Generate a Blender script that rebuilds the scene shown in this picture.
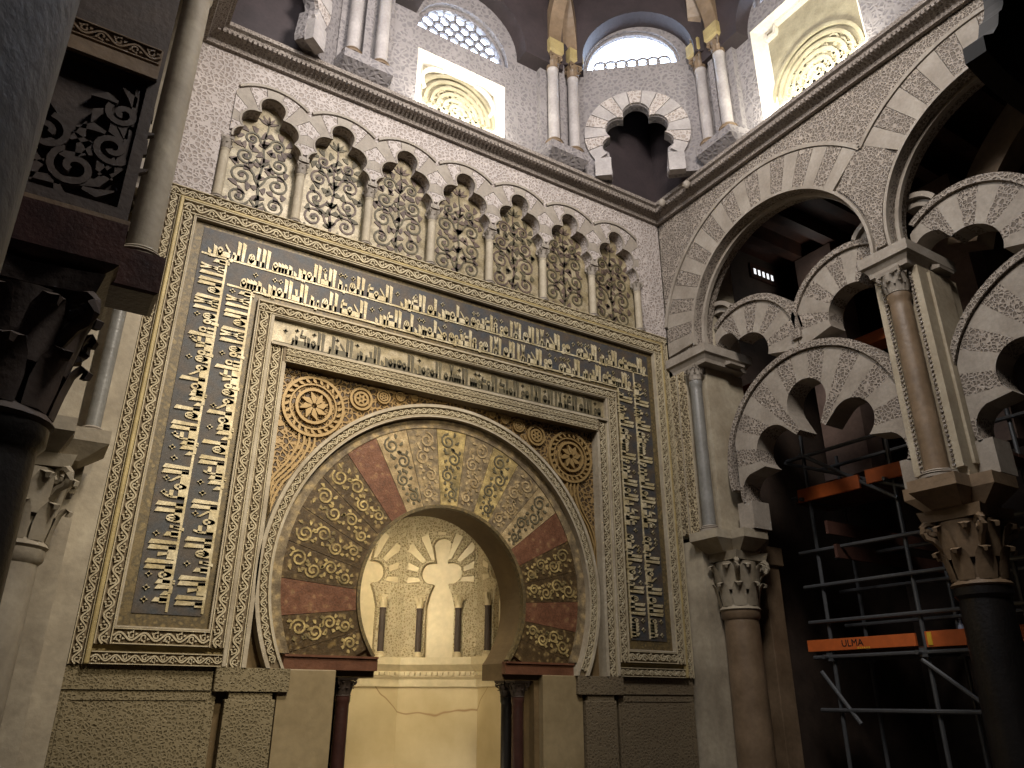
import bpy, bmesh, math, random
from mathutils import Vector, Matrix
from mathutils.geometry import tessellate_polygon
random.seed(7)
S = bpy.context.scene
for o in list(bpy.data.objects): bpy.data.objects.remove(o)
C = S.collection
PI = math.pi
sin, cos = math.sin, math.cos
def rad(a): return a*PI/180

# ------------------------------------------------------------------ camera
cam = bpy.data.cameras.new('camera'); camo = bpy.data.objects.new('camera', cam); C.objects.link(camo)
cr = Vector((.84919158, -.52807261, .0036021)); cu = Vector((-.20685961, -.32635872, .9223335)); cf = Vector((.48588348, .78398298, .38637797))
m4 = Matrix((cr, cu, -cf)).transposed().to_4x4(); m4.translation = Vector((-3.83454, -7.40332, 1.6))
camo.matrix_world = m4
cam.sensor_width = 36; cam.lens = 754.87/1024*36; cam.clip_start = .02; cam.clip_end = 200
S.camera = camo
# ------------------------------------------------------------------ world (bright overcast sky outside the drum windows)
w = bpy.data.worlds.new('sky'); S.world = w; w.use_nodes = True
bg = w.node_tree.nodes['Background']
bg.inputs['Color'].default_value = (.62, .76, 1, 1); bg.inputs['Strength'].default_value = 14.0
S.view_settings.view_transform = 'Standard'; S.view_settings.look = 'None'
S.view_settings.exposure = 0.0; S.view_settings.gamma = 1; S.view_settings.use_curve_mapping = False

# ------------------------------------------------------------------ lamps
def lamp(kind, name, loc, to, energy, color, size=.5, sy=None, blend=.6, cone=70):
    l = bpy.data.lights.new(name, kind); l.energy = energy; l.color = color
    if kind == 'AREA':
        l.size = size
        if sy: l.shape = 'RECTANGLE'; l.size_y = sy
    elif kind == 'SPOT': l.shadow_soft_size = size; l.spot_size = rad(cone); l.spot_blend = blend
    else: l.shadow_soft_size = size
    o = bpy.data.objects.new(name, l); C.objects.link(o); o.location = loc
    o.rotation_euler = (Vector(to)-Vector(loc)).to_track_quat('-Z', 'Y').to_euler()
    return o
# south drum window daylight; the west one is fill added for the right wall
lamp('AREA', 'south_window_daylight', (-.9, -5.6, 10.0), (-.6, 0, 6.6), 520, (1, .92, .86), 1.5, 1.6)
lamp('AREA', 'west_side_fill', (-3.1, -3.2, 10.0), (3.4, -2.4, 6.6), 140, (.97, .97, 1), 1.5, 1.6)
# unseen spots towards the left; the lower is fill added for the lower facade
lamp('SPOT', 'unseen_facade_spot', (-1.7, -4.5, 7.6), (-1.75, 0, 4.5), 820, (1, .86, .65), .2, cone=60, blend=1.0)
lamp('SPOT', 'unseen_facade_spot', (-2.0, -5.4, 5.6), (-1.3, 0, 2.7), 680, (1, .87, .65), .25, cone=62, blend=1.0)
# hidden niche lamps above and below its doorway; the side one is added fill
lamp('AREA', 'niche_lamp', (-.2, .62, 3.75), (.6, 2.4, 2.95), 13, (1, .87, .64), .9, .15).data.spread = rad(75)
lamp('AREA', 'niche_side_fill', (-1.28, .75, 2.7), (.7, 2.35, 2.5), 9, (1, .87, .64), .3, .9).data.spread = rad(85)
lamp('AREA', 'niche_floor_lamp', (-.2, .75, .6), (.6, 2.5, 2.4), 10, (1, .87, .64), 1.2, .3)
# dim daylight under the roof of the right hand aisle
lamp('POINT', 'aisle_rooflight', (6.3, -.9, 8.1), (6, -1, 0), 26, (1, .95, .9), .3)
# small lamps on the cornice, at the window lattices
lamp('AREA', 'cornice_lamp', (-.1, -.24, 8.90), (-.1, .2, 9.5), 42, (1, .96, .84), .9, .08)
lamp('AREA', 'cornice_lamp', (3.23, -3.0, 8.92), (3.67, -3.0, 9.6), 55, (1, .98, .86), 1.3, .08)
lamp('POINT', 'drum_point_light', (.6, -2.8, 10.2), (0, 0, 9), 50, (.86, .86, 1), .4)  # unseen point light in the middle of the drum
# grey daylight reaching the aisle behind the camera
lamp('AREA', 'aisle_daylight', (-5.6, -8.2, 5.0), (-4.2, -6.4, 2.5), 1.6, (.45, .55, 1), 1.0)
# ------------------------------------------------------------------ materials
def lin(h):
    h = h.lstrip('#'); v = [int(h[i:i+2], 16)/255 for i in (0, 2, 4)]
    return tuple((x/12.92 if x <= .04045 else ((x+.055)/1.055)**2.4) for x in v)+(1,)
class NT:
    def __init__(s, name):
        s.m = bpy.data.materials.new(name); s.m.use_nodes = True; s.t = s.m.node_tree
        s.b = s.t.nodes['Principled BSDF']; s.tc = s.t.nodes.new('ShaderNodeTexCoord')
    def n(s, typ, **k):
        x = s.t.nodes.new('ShaderNode'+typ)
        for a, b in k.items(): setattr(x, a, b)
        return x
    def l(s, a, b): s.t.links.new(a, b)
    def noise(s, scale, detail=4, vec=None, rough=.55):
        x = s.n('TexNoise'); x.inputs['Scale'].default_value = scale; x.inputs['Detail'].default_value = detail; x.inputs['Roughness'].default_value = rough
        s.l(vec or s.tc.outputs['Object'], x.inputs['Vector']); return x.outputs['Fac']
    def warp(s, scale, amt):
        x = s.n('TexNoise'); x.inputs['Scale'].default_value = scale; s.l(s.tc.outputs['Object'], x.inputs['Vector'])
        a = s.n('VectorMath', operation='MULTIPLY_ADD'); s.l(x.outputs['Color'], a.inputs[0]); a.inputs[1].default_value = (amt,)*3
        s.l(s.tc.outputs['Object'], a.inputs[2]); return a.outputs[0]
    def ramp(s, fac, stops):
        r = s.n('ValToRGB'); e = r.color_ramp.elements
        while len(e) < len(stops): e.new(.5)
        for i, (p, c) in enumerate(stops): e[i].position = p; e[i].color = c if len(c) == 4 else tuple(c)+(1,)
        s.l(fac, r.inputs['Fac']); return r.outputs['Color']
    def mix(s, fac, a, b, mode='MIX'):
        x = s.n('MixRGB', blend_type=mode)
        for v, i in ((fac, 0), (a, 1), (b, 2)):
            if hasattr(v, 'links'): s.l(v, x.inputs[i])
            else: x.inputs[i].default_value = v
        return x.outputs[0]
    def math(s, op, a, b=0.):
        x = s.n('Math', operation=op)
        for i, v in enumerate((a, b)):
            if hasattr(v, 'links'): s.l(v, x.inputs[i])
            else: x.inputs[i].default_value = v
        return x.outputs[0]
    def out(s, col, rough=.7, bump=None, strength=.3, dist=.02, metal=0.):
        if hasattr(col, 'links'): s.l(col, s.b.inputs['Base Color'])
        else: s.b.inputs['Base Color'].default_value = col
        s.b.inputs['Roughness'].default_value = rough; s.b.inputs['Metallic'].default_value = metal
        if bump is not None:
            x = s.n('Bump'); x.inputs['Strength'].default_value = strength; x.inputs['Distance'].default_value = dist
            s.l(bump, x.inputs['Height']); s.l(x.outputs[0], s.b.inputs['Normal'])
        return s.m
BW = ((0, (0, 0, 0)), (1, (1, 1, 1)))
def stone(name, c1, c2, scale=2.5, rough=.72, strength=.25, metal=0.):
    t = NT(name); f = t.noise(scale, 6); g = t.noise(scale*9, 4)
    col = t.mix(t.ramp(f, ((.3, (0, 0, 0)), (.7, (1, 1, 1)))), lin(c1), lin(c2))
    col = t.mix(.35, col, t.ramp(g, ((.3, (.45, .45, .45)), (.7, (1.0, 1.0, 1.0)))), 'MULTIPLY')
    return t.out(col, rough, t.math('ADD', f, g), strength, .015, metal)
def carved(name, orn, gnd, scale=13, rough=.75, strength=.9, cover=.5, metal=0.):
    # scrolling stem-and-leaf relief; darker ground is tint plus recess shade put into the colour
    t = NT(name); v = t.warp(scale*.55, 1.1/scale)
    a = t.n('TexVoronoi', feature='DISTANCE_TO_EDGE'); a.inputs['Scale'].default_value = scale; t.l(v, a.inputs['Vector'])
    b = t.n('TexVoronoi', feature='F1'); b.inputs['Scale'].default_value = scale*1.25; t.l(v, b.inputs['Vector'])
    stem = t.ramp(a.outputs['Distance'], ((.05+.09*cover, (1, 1, 1)), (.16+.12*cover, (0, 0, 0))))
    leaf = t.ramp(b.outputs['Distance'], ((.12+.16*cover, (1, 1, 1)), (.24+.2*cover, (0, 0, 0))))
    mk = t.math('MAXIMUM', stem, leaf)
    f = t.noise(2.2, 5)
    o = t.mix(.4, lin(orn), t.ramp(f, ((.3, (.5, .5, .5)), (.7, (1, 1, 1)))), 'MULTIPLY')
    col = t.mix(mk, lin(gnd), o)
    return t.out(col, rough, mk, strength, .03, metal)
def mosaic(name, stops, scale=9, tess=70, rough=.34, metal=.35):
    t = NT(name); v = t.warp(scale*.7, .8/scale)
    b = t.n('TexVoronoi', feature='SMOOTH_F1'); b.inputs['Scale'].default_value = scale; t.l(v, b.inputs['Vector'])
    col = t.ramp(b.outputs['Distance'], [(p, lin(c)) for p, c in stops])
    k = t.n('TexVoronoi', feature='F1'); k.inputs['Scale'].default_value = tess; t.l(t.tc.outputs['Object'], k.inputs['Vector'])
    sep = t.n('SeparateColor'); t.l(k.outputs['Color'], sep.inputs[0])
    col = t.mix(.55, col, t.ramp(sep.outputs[0], ((0, (.45, .45, .45)), (1, (1.15, 1.15, 1.15)))), 'MULTIPLY')
    f = t.noise(1.8, 4); col = t.mix(.4, col, t.ramp(f, ((.3, (.5, .48, .45)), (.7, (1, 1, 1)))), 'MULTIPLY')
    return t.out(col, rough, sep.outputs[1], .35, .006, metal)
def plain(name, c, rough=.5, metal=0.):
    t = NT(name); f = t.noise(14, 4)
    return t.out(t.mix(.35, lin(c), t.ramp(f, ((.3, (.55, .55, .55)), (.7, (1.1, 1.1, 1.1)))), 'MULTIPLY'), rough, f, .12, .01, metal)
M = dict(
 stucco=carved('carved_cream_stucco', '#c4b492', '#64543c', 24, cover=.62),
 stucco_fine=carved('fine_carved_stucco', '#c4b494', '#7c6a4e', 27, cover=.6),
 stucco_pale=carved('pale_upper_stucco', '#b9afa8', '#93887f', 18, cover=.6, strength=.6),
 stucco_grey=carved('grey_carved_stucco', '#a2978a', '#6b6156', 24, cover=.45),
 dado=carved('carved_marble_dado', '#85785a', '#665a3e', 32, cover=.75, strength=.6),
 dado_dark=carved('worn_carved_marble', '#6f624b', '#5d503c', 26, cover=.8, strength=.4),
 white=stone('cream_limestone', '#b8ad96', '#988b74'),
 ridge=stone('gilded_moulding', '#b8a570', '#96855c', 6, .5, .15, .1),
 plaster=stone('worn_plaster', '#b8ad96', '#867b68', 1.9),
 grey=stone('grey_marble', '#8b8a84', '#6d6a63', 3, .4),
 vous=stone('plain_voussoir_stone', '#a59c8f', '#8a8073', 3),
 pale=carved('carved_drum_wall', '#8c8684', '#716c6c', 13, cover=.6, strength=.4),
 brownst=stone('brown_marble', '#8d7860', '#66543f', 2.2, .45),
 panel=stone('veined_marble', '#a39270', '#7d6d4f', 1.3, .4, .12),
 niche=stone('niche_marble', '#d8c8a2', '#c2b088', 1.1, .45, .12),
 niche_carve=carved('niche_carved_stone', '#c3b390', '#94835c', 30, cover=.7),
 dark=stone('dark_marble', '#1c1917', '#0e0c0b', 3, .4),
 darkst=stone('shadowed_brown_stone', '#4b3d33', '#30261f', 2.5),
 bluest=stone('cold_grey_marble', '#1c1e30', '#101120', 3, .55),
 redporph=stone('purple_marble', '#4b3029', '#2c1a16', 4, .35),
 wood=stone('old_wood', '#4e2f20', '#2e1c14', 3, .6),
 black=plain('silhouette_black', '#141210', .8),  # near cusp's silhouette: shade put into an all-black colour
 mo_dark=mosaic('dark_blue_mosaic', ((.2, '#404244'), (.45, '#4a443e'), (.75, '#56493a')), 9, rough=.6, metal=0.),
 mo_border=mosaic('bronze_mosaic', ((.15, '#84724a'), (.35, '#5a4e34'), (.6, '#74633f')), 16, rough=.5, metal=.1),
 mo_gold=mosaic('gold_mosaic', ((.2, '#b2a588'), (.5, '#988a68'), (.75, '#74684c')), 9, rough=.42, metal=.12),
 letter=mosaic('gold_letter_tesserae', ((.2, '#d8cba8'), (.6, '#b8a87e')), 8, 60, .48, .15),
 mo_green=mosaic('green_tesserae', ((.2, '#686046'), (.6, '#544c36')), 10, rough=.6, metal=0.),
 mo_plum=mosaic('plum_tesserae', ((.2, '#726052'), (.6, '#5c4c42')), 10, rough=.6, metal=0.),
 v_black=mosaic('black_green_mosaic', ((.14, '#937e54'), (.3, '#5e4c32'), (.6, '#4c3d28'), (.8,'#80693f')), 15, metal=.08),
 v_red=mosaic('brick_red_mosaic', ((.12, '#92704f'), (.3, '#7d5640'), (.7, '#6c4834')), 13, metal=.08),
 v_gold=mosaic('gold_green_mosaic', ((.15, '#d0b97c'), (.4, '#b09a66'), (.7, '#7c6e4a')), 12, metal=.1),
 v_beige=mosaic('beige_mosaic', ((.15, '#c8b288'), (.4, '#b09a72'), (.7, '#8c7856')), 12, metal=.1),
 v_grey=mosaic('grey_violet_mosaic', ((.15, '#b09a70'), (.4, '#8c7c60'), (.7, '#6c5e4a')), 13, metal=.1),
 gild=carved('gilded_spandrel_relief', '#94794c', '#463624', 18, .45, .9, .5, .15),
 gold=plain('gilding', '#987e50', .45, .2),
 steel=plain('galvanised_tube', '#66686a', .45, .6),
 orange=plain('orange_paint', '#c4622a', .55),
 yellow=plain('yellow_print', '#d8b030', .6),
 ink=plain('black_print', '#120d0a', .7),
 plastic=plain('clear_bottle_plastic', '#b8c4dc', .15),
 deck=stone('deck_plywood', '#5c3a2c', '#46291e', 5),
 pink=stone('pink_plaster', '#8d766a', '#6d5a50', 2),
 limewash=stone('white_limewash', '#e6e0d2', '#d2cab8', 3),
 cornice=carved('carved_cornice_stone', '#93897f', '#6c6259', 30, cover=.5, strength=.5),
 vault=stone('brown_vault_plaster', '#3e3334', '#2d2526', 2.5),  # dome plaster; also paints the shade of drum soffits and squinch corners
 drumcol=stone('pale_column_marble', '#b3aca8', '#948e8a', 3, .5),
 veined=None,
 cream=stone('cream_carved_stone', '#c6b999', '#ad9f80', 5),
 ground=stone('tinted_stucco_ground', '#75654b', '#5e503a', 6),  # ground tint, darkened with the shade of the carved recesses
 lattice=stone('alabaster_lattice', '#a39a80', '#857c64', 5),
 reveal=stone('shaded_reveal_stone', '#76613f', '#5d4b2e', 2),  # darkened so the doorway reveal's shade sits in the stone colour
 brown_band=stone('red_brown_marble', '#77503a', '#553626', 4, .4),
)
def veined(name):
    t = NT(name); v = t.warp(1.6, .16); x = t.n('TexWave', bands_direction='DIAGONAL'); x.inputs['Scale'].default_value = .22; x.inputs['Distortion'].default_value = .9; x.inputs['Detail'].default_value = 3
    t.l(v, x.inputs['Vector']); vein = t.ramp(x.outputs['Fac'], ((.485, (0, 0, 0)), (.497, (1, 1, 1)), (.503, (1, 1, 1)), (.515, (0, 0, 0)))); f = t.noise(1.4, 6)
    base = t.mix(t.ramp(f, ((.3, (0, 0, 0)), (.7, (1, 1, 1)))), lin('#d6c49a'), lin('#b8a478'))
    return t.out(t.mix(vein, base, lin('#9a7c54')), .4)
def glow(name):
    t = NT(name); t.b.inputs['Emission Color'].default_value = (.95, .97, 1, 1); t.b.inputs['Emission Strength'].default_value = 1.2; return t.m
M['pane'] = glow('daylit_glass')
M['veined'] = veined('brown_veined_marble')
# ------------------------------------------------------------------ mesh helpers
class MB:
    def __init__(s): s.v = []; s.f = []
    def add(s, vs, fs):
        b = len(s.v); s.v += [tuple(x) for x in vs]; s.f += [tuple(b+i for i in f) for f in fs]
    def box(s, x0, x1, y0, y1, z0, z1):
        s.add([(x0, y0, z0), (x1, y0, z0), (x1, y1, z0), (x0, y1, z0), (x0, y0, z1), (x1, y0, z1), (x1, y1, z1), (x0, y1, z1)],
              [(0, 1, 2, 3), (4, 5, 6, 7), (0, 1, 5, 4), (1, 2, 6, 5), (2, 3, 7, 6), (3, 0, 4, 7)])
    def prism(s, mp, outer, d0, d1, holes=()):
        polys = [list(outer)]+[list(h) for h in holes]; flat = [p for q in polys for p in q]; n = len(flat)
        tri = tessellate_polygon([[Vector((p[0], p[1], 0)) for p in q] for q in polys])
        vs = [mp(p[0], p[1], d0) for p in flat]+[mp(p[0], p[1], d1) for p in flat]
        fs = [tuple(t) for t in tri]+[tuple(i+n for i in t) for t in tri]; b = 0
        for q in polys:
            k = len(q)
            for i in range(k): a, c = b+i, b+(i+1) % k; fs.append((a, c, c+n, a+n))
            b += k
        s.add(vs, fs)
    def convex(s, mp, poly, d0, d1):
        n = len(poly)
        if n < 3: return
        s.add([mp(p[0], p[1], d0) for p in poly]+[mp(p[0], p[1], d1) for p in poly],
              [tuple(range(n)), tuple(range(2*n-1, n-1, -1))]+[(i, (i+1) % n, n+(i+1) % n, n+i) for i in range(n)])
    def strip(s, mp, pts, wd, d0, d1, closed=False):   # flat ribbon with thickness following a 2-D line
        n = len(pts); L = []
        for i, p in enumerate(pts):
            a = pts[(i-1) % n] if (closed or i) else p; b = pts[(i+1) % n] if (closed or i < n-1) else p
            dx, dy = b[0]-a[0], b[1]-a[1]; l = math.hypot(dx, dy) or 1
            h = (wd[i] if isinstance(wd, (list, tuple)) else wd)/2
            L.append(((p[0]-dy/l*h, p[1]+dx/l*h), (p[0]+dy/l*h, p[1]-dx/l*h)))
        vs = []
        for a, b in L: vs += [mp(*a, d0), mp(*b, d0), mp(*b, d1), mp(*a, d1)]
        fs = []
        for i in range(n if closed else n-1):
            a, b = 4*i, 4*((i+1) % n)
            for k in range(4): fs.append((a+k, a+(k+1) % 4, b+(k+1) % 4, b+k))
        if not closed: fs += [(0, 1, 2, 3), (4*n-4, 4*n-3, 4*n-2, 4*n-1)]
        s.add(vs, fs)
    def lathe(s, c, prof, n=24, sq=0):
        vs = []; k = len(prof)
        for r, z in prof:
            for i in range(n):
                a = 2*PI*(i+.5)/n; vs.append((c[0]+r*cos(a), c[1]+r*sin(a), c[2]+z))
        fs = [(j*n+i, j*n+(i+1) % n, (j+1)*n+(i+1) % n, (j+1)*n+i) for j in range(k-1) for i in range(n)]
        fs += [tuple(range(n)), tuple(range((k-1)*n, k*n))]
        s.add(vs, fs)
    def tube(s, pts, r, n=8):
        pts = [Vector(p) for p in pts]; vs = []; fs = []
        for i, p in enumerate(pts):
            d = (pts[min(i+1, len(pts)-1)]-pts[max(i-1, 0)]).normalized()
            a = d.cross(Vector((.3, .2, .93))).normalized(); b = d.cross(a)
            for k in range(n): t = 2*PI*k/n; vs.append(p+(a*cos(t)+b*sin(t))*r)
        for i in range(len(pts)-1):
            for k in range(n): fs.append((i*n+k, i*n+(k+1) % n, (i+1)*n+(k+1) % n, (i+1)*n+k))
        fs += [tuple(range(n)), tuple(range((len(pts)-1)*n, len(pts)*n))]
        s.add(vs, fs)
    def sweep(s, path, prof, up=Vector((0, 0, 1))):     # profile (outward, up) swept along a horizontal path (x,y) list, outward to its right
        pts = [Vector((p[0], p[1])) for p in path]; n = len(pts); k = len(prof); vs = []
        for i, p in enumerate(pts):
            ds = []
            if i: ds.append((p-pts[i-1]).normalized())
            if i < n-1: ds.append((pts[i+1]-p).normalized())
            ns = [Vector((d.y, -d.x)) for d in ds]; m = sum(ns, Vector((0, 0)))/len(ns); m = m/(m.length_squared or 1)
            for o, z in prof: vs.append((p.x+m.x*o, p.y+m.y*o, z))
        fs = [(i*k+j, i*k+(j+1) % k, (i+1)*k+(j+1) % k, (i+1)*k+j) for i in range(n-1) for j in range(k)]
        fs += [tuple(range(k)), tuple(range((n-1)*k, n*k))]
        s.add(vs, fs)
    def build(s, name, mat, parent=None, smooth=False, bevel=0):
        me = bpy.data.meshes.new(name); off = Vector(parent_world(parent)) if parent else Vector((0, 0, 0))
        me.from_pydata([(x-off.x, y-off.y, z-off.z) for x, y, z in s.v], [], s.f)
        bm = bmesh.new(); bm.from_mesh(me); bmesh.ops.recalc_face_normals(bm, faces=bm.faces); bm.to_mesh(me); bm.free()
        me.materials.append(M[mat] if isinstance(mat, str) else mat)
        if smooth:
            for p in me.polygons: p.use_smooth = True
        o = bpy.data.objects.new(name, me); C.objects.link(o)
        if parent: o.parent = parent
        if smooth and hasattr(me, 'set_sharp_from_angle'): me.set_sharp_from_angle(angle=rad(40))
        if bevel:
            b = o.modifiers.new('bevel', 'BEVEL'); b.width = bevel; b.segments = 2; b.limit_method = 'ANGLE'
        return o
def parent_world(o):
    p = Vector((0, 0, 0))
    while o: p = p+o.location; o = o.parent
    return p
def tag(o, label, cat, group=None):
    o['label'] = label; o['category'] = cat
    if group: o['group'] = group
    return o
def thing(name, label, cat, loc=(0, 0, 0), group=None):
    o = bpy.data.objects.new(name, None); C.objects.link(o); o.location = loc; o.empty_display_size = .1
    return tag(o, label, cat, group)
def dup(root, delta, label):
    r = root.copy(); C.objects.link(r); r.location = root.location+Vector(delta); r['label'] = label
    for ch in list(root.children):
        c = ch.copy(); C.objects.link(c); c.parent = r
        for g in list(ch.children):
            d = g.copy(); C.objects.link(d); d.parent = c
    return r
def struct(o): o['kind'] = 'structure'; return o
fac = lambda u, v, d: (u, d, v)                 # north facade: u = x, v = z, d = y
east = lambda u, v, d: (d, u, v)
west = lambda u, v, d: (-d-.17, u, v)          # the left wall stands a little further out
def arc(cx, cy, r, a0, a1, n): return [(cx+r*cos(rad(a0+(a1-a0)*i/n)), cy+r*sin(rad(a0+(a1-a0)*i/n))) for i in range(n+1)]
def rect(a, b, c, d): return [(a, c), (b, c), (b, d), (a, d)]
def clip(poly, nx, ny, k):                       # keep nx*x+ny*y <= k
    out = []
    for i in range(len(poly)):
        p, q = poly[i], poly[(i+1) % len(poly)]; a, b = nx*p[0]+ny*p[1]-k, nx*q[0]+ny*q[1]-k
        if a <= 0: out.append(p)
        if a*b < 0: t = a/(a-b); out.append((p[0]+(q[0]-p[0])*t, p[1]+(q[1]-p[1])*t))
    return out
def lobed(circles, base=.02):                    # polar radius of a cusped opening made of circles (dx,dy,r) round the centre
    def f(a):
        dx, dy = cos(a), sin(a); best = base
        for x, y, r in circles:
            b = x*dx+y*dy; q = r*r-(x*x+y*y-b*b)
            if q > 0: best = max(best, b+math.sqrt(q))
        return best
    return f
def polar(c, f, a0, a1, n): return [(c[0]+f(rad(a0+(a1-a0)*i/n))*cos(rad(a0+(a1-a0)*i/n)), c[1]+f(rad(a0+(a1-a0)*i/n))*sin(rad(a0+(a1-a0)*i/n))) for i in range(n+1)]
def voussoirs(root, mp, c, a0, a1, n, fi, fo, d0, d1, mats, clips=(), name='voussoir', gap=.0, steps=6):
    for k in range(n):
        A0, A1 = a0+(a1-a0)*(k+gap)/n, a0+(a1-a0)*(k+1-gap)/n
        mb = MB(); inn = polar(c, fi, A0, A1, steps); outp = polar(c, fo, A0, A1, steps); ok = False
        for j in range(steps):
            q = [inn[j], inn[j+1], outp[j+1], outp[j]]
            for cl in clips: q = clip(q, *cl)
            if len(q) > 2: mb.convex(mp, q, d0, d1); ok = True
        if ok: mb.build(name, mats[k % len(mats)], root)
# ------------------------------------------------------------------ capital, column
def capital_mesh(mb, x, y, z, h, r0, r1, n=8, rows=2, vol=True):
    mb.lathe((x, y, z), [(r0*1.08, 0), (r0*1.18, h*.03), (r0*1.08, h*.07), (r0*.98, h*.1), (r0*1.02, h*.4), (r0*1.12, h*.65), (r1*.92, h*.84)], 20)
    for row in range(rows):
        zb = z+h*(.08+.27*row); hh = h*(.40 if row == 0 else .44)
        for i in range(n):
            a = 2*PI*(i+.5*row)/n; ca, sa = cos(a), sin(a); ta, tb = -sa, ca; vs = []; prof = []
            for t, rr, zz, ww in ((0, 1.0, 0, .85), (.35, 1.09, .42, 1), (.7, 1.2, .78, .9), (.9, 1.38, .98, .62), (1, 1.55, .92, .34), (1.02, 1.5, .80, .2)):
                R = r0*(rr+.10*row); W = r0*.40*ww; Z = zb+hh*zz
                prof.append((R, Z, W))
            for R, Z, W in prof:
                for s_, o_ in ((-1, 0), (0, .12*r0), (1, 0), (0, -.1*r0)):
                    vs.append((x+ca*(R+o_)+ta*W*s_, y+sa*(R+o_)+tb*W*s_, Z))
            fs = [(4*j+k, 4*j+(k+1) % 4, 4*j+4+(k+1) % 4, 4*j+4+k) for j in range(len(prof)-1) for k in range(4)]
            fs += [(0, 1, 2, 3), tuple(range(4*len(prof)-4, 4*len(prof)))]
            mb.add(vs, fs)
    if vol:
        for i in range(4):
            a = PI/4+i*PI/2; ca, sa = cos(a), sin(a); pts = []
            for j in range(14):
                t = j/13; th = -PI/2+t*2.6*PI; rr = h*.13*(1-.72*t)
                pts.append((x+ca*(r1*1.12+rr*cos(th)), y+sa*(r1*1.12+rr*cos(th)), z+h*.76+rr*sin(th)))
            pts = [(x+ca*r0*1.0, y+sa*r0*1.0, z+h*.45)]+pts
            mb.tube(pts, h*.045, 6)
    s_ = r1*1.12                                   # moulded square abacus of the capital with hollowed sides
    def sq(k, zz):
        o = []
        for i in range(4):
            a = PI/4+i*PI/2; b = a+PI/2; p = (cos(a)*k*1.32, sin(a)*k*1.32); q = (cos(b)*k*1.32, sin(b)*k*1.32)
            for t in (0.0, .12, .5, .88):
                m = 1-.16*(1-(2*t-1)**2) if t else 1
                o.append((x+(p[0]+(q[0]-p[0])*t)*m, y+(p[1]+(q[1]-p[1])*t)*m, zz))
        return o
    A, B = sq(s_*.92, z+h*.86), sq(s_, z+h)
    nn = len(A); mb.add(A+B, [tuple(range(nn)), tuple(range(nn, 2*nn))]+[(i, (i+1) % nn, nn+(i+1) % nn, nn+i) for i in range(nn)])
def column(name, label, x, y, z0, z1, r, caph, mshaft, mcap, base=.0, cat='column', group=None, r1=None, rows=2, n=8, mbase=None):
    t = thing(name, label, cat, (x, y, z0), group)
    zs = z0+base; zc = z1-caph
    if base:
        b = MB(); b.lathe((x, y, z0), [(r*1.55, 0), (r*1.55, base*.3), (r*1.5, base*.34), (r*1.62, base*.45), (r*1.5, base*.58), (r*1.2, base*.66), (r*1.32, base*.8), (r*1.2, base*.94), (r*1.05, base)], 20)
        b.build('base', mbase or mcap, t, True)
    s_ = MB(); L = zc-zs
    s_.lathe((x, y, zs), [(r*1.02, 0), (r, L*.04), (r*.995, L*.4), (r*.95, L*.93), (r*.94, L*.955), (r*1.07, L*.97), (r*1.07, L)], 24)
    s_.build('shaft', mshaft, t, True)
    c_ = MB(); capital_mesh(c_, x, y, zc, caph, r*.97, r1 or r*1.35, n, rows); c_.build('capital', mcap, t, True)
    return t

# =================================================================== ROOM SHELL
XC = -.03
fl = MB(); fl.box(-12, 14, -14, 6, -.2, 0); struct(fl.build('floor', 'darkst'))
# north wall, lower: slab with the horseshoe doorway of the niche
OC = (XC, 2.605); ORAD = .975
door = [(XC-1.16, -0.0), (XC-1.16, 1.80), (XC-.74, 1.80)]+[p for p in arc(*OC, ORAD, 220.6, -40.6, 64)]+[(XC+.74, 1.80), (XC+1.16, 1.80), (XC+1.16, 0)]
nw = MB(); nw.prism(fac, [(-4.6, 0), door[0]]+door[1:]+[(4.6, 0), (4.6, 6.60), (-4.6, 6.60)], .12, .55)
struct(nw.build('wall_north', 'reveal'))
nb = MB(); nb.box(-4.6, 4.6, .20, .55, 6.60, 9.0); nb.box(3.47, 4.4, .12, .55, 0, 9.0); nb.box(-9, -3.47, .12, .55, 0, 9.0); struct(nb.build('wall_north', 'plaster'))
nb = MB(); nb.box(4.4, 9, .12, .55, 0, 9.0); struct(nb.build('wall_north', 'darkst'))  # dark stone instead of plaster: the aisle's shade put into the colour
nb = MB(); nb.box(-3.66, -3.462, .0, .12, 0, 9.0); struct(nb.build('wall_north', 'plaster'))
# blind arcade front slab
AX = [-2.571+.857*k for k in range(7)]; AZ = 7.62
FL = lobed([(0, .36, .15), (.165, .10, .165), (-.165, .10, .165), (.25, -.14, .135), (-.25, -.14, .135)], .05)
oute = [(3.47, 8.60), (-3.47, 8.60), (-3.47, 6.60), (-3.065, 6.60), (-3.065, 7.42)]
for x in AX: oute += [(x-.375, 7.42)]+polar((x, AZ), FL, 207, -27, 80)+[(x+.375, 7.42)]
oute += [(3.065, 7.42), (3.065, 6.60), (3.47, 6.60)]
up = MB(); up.prism(fac, oute, .0, .195); struct(up.build('wall_north', 'stucco_pale'))
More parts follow.
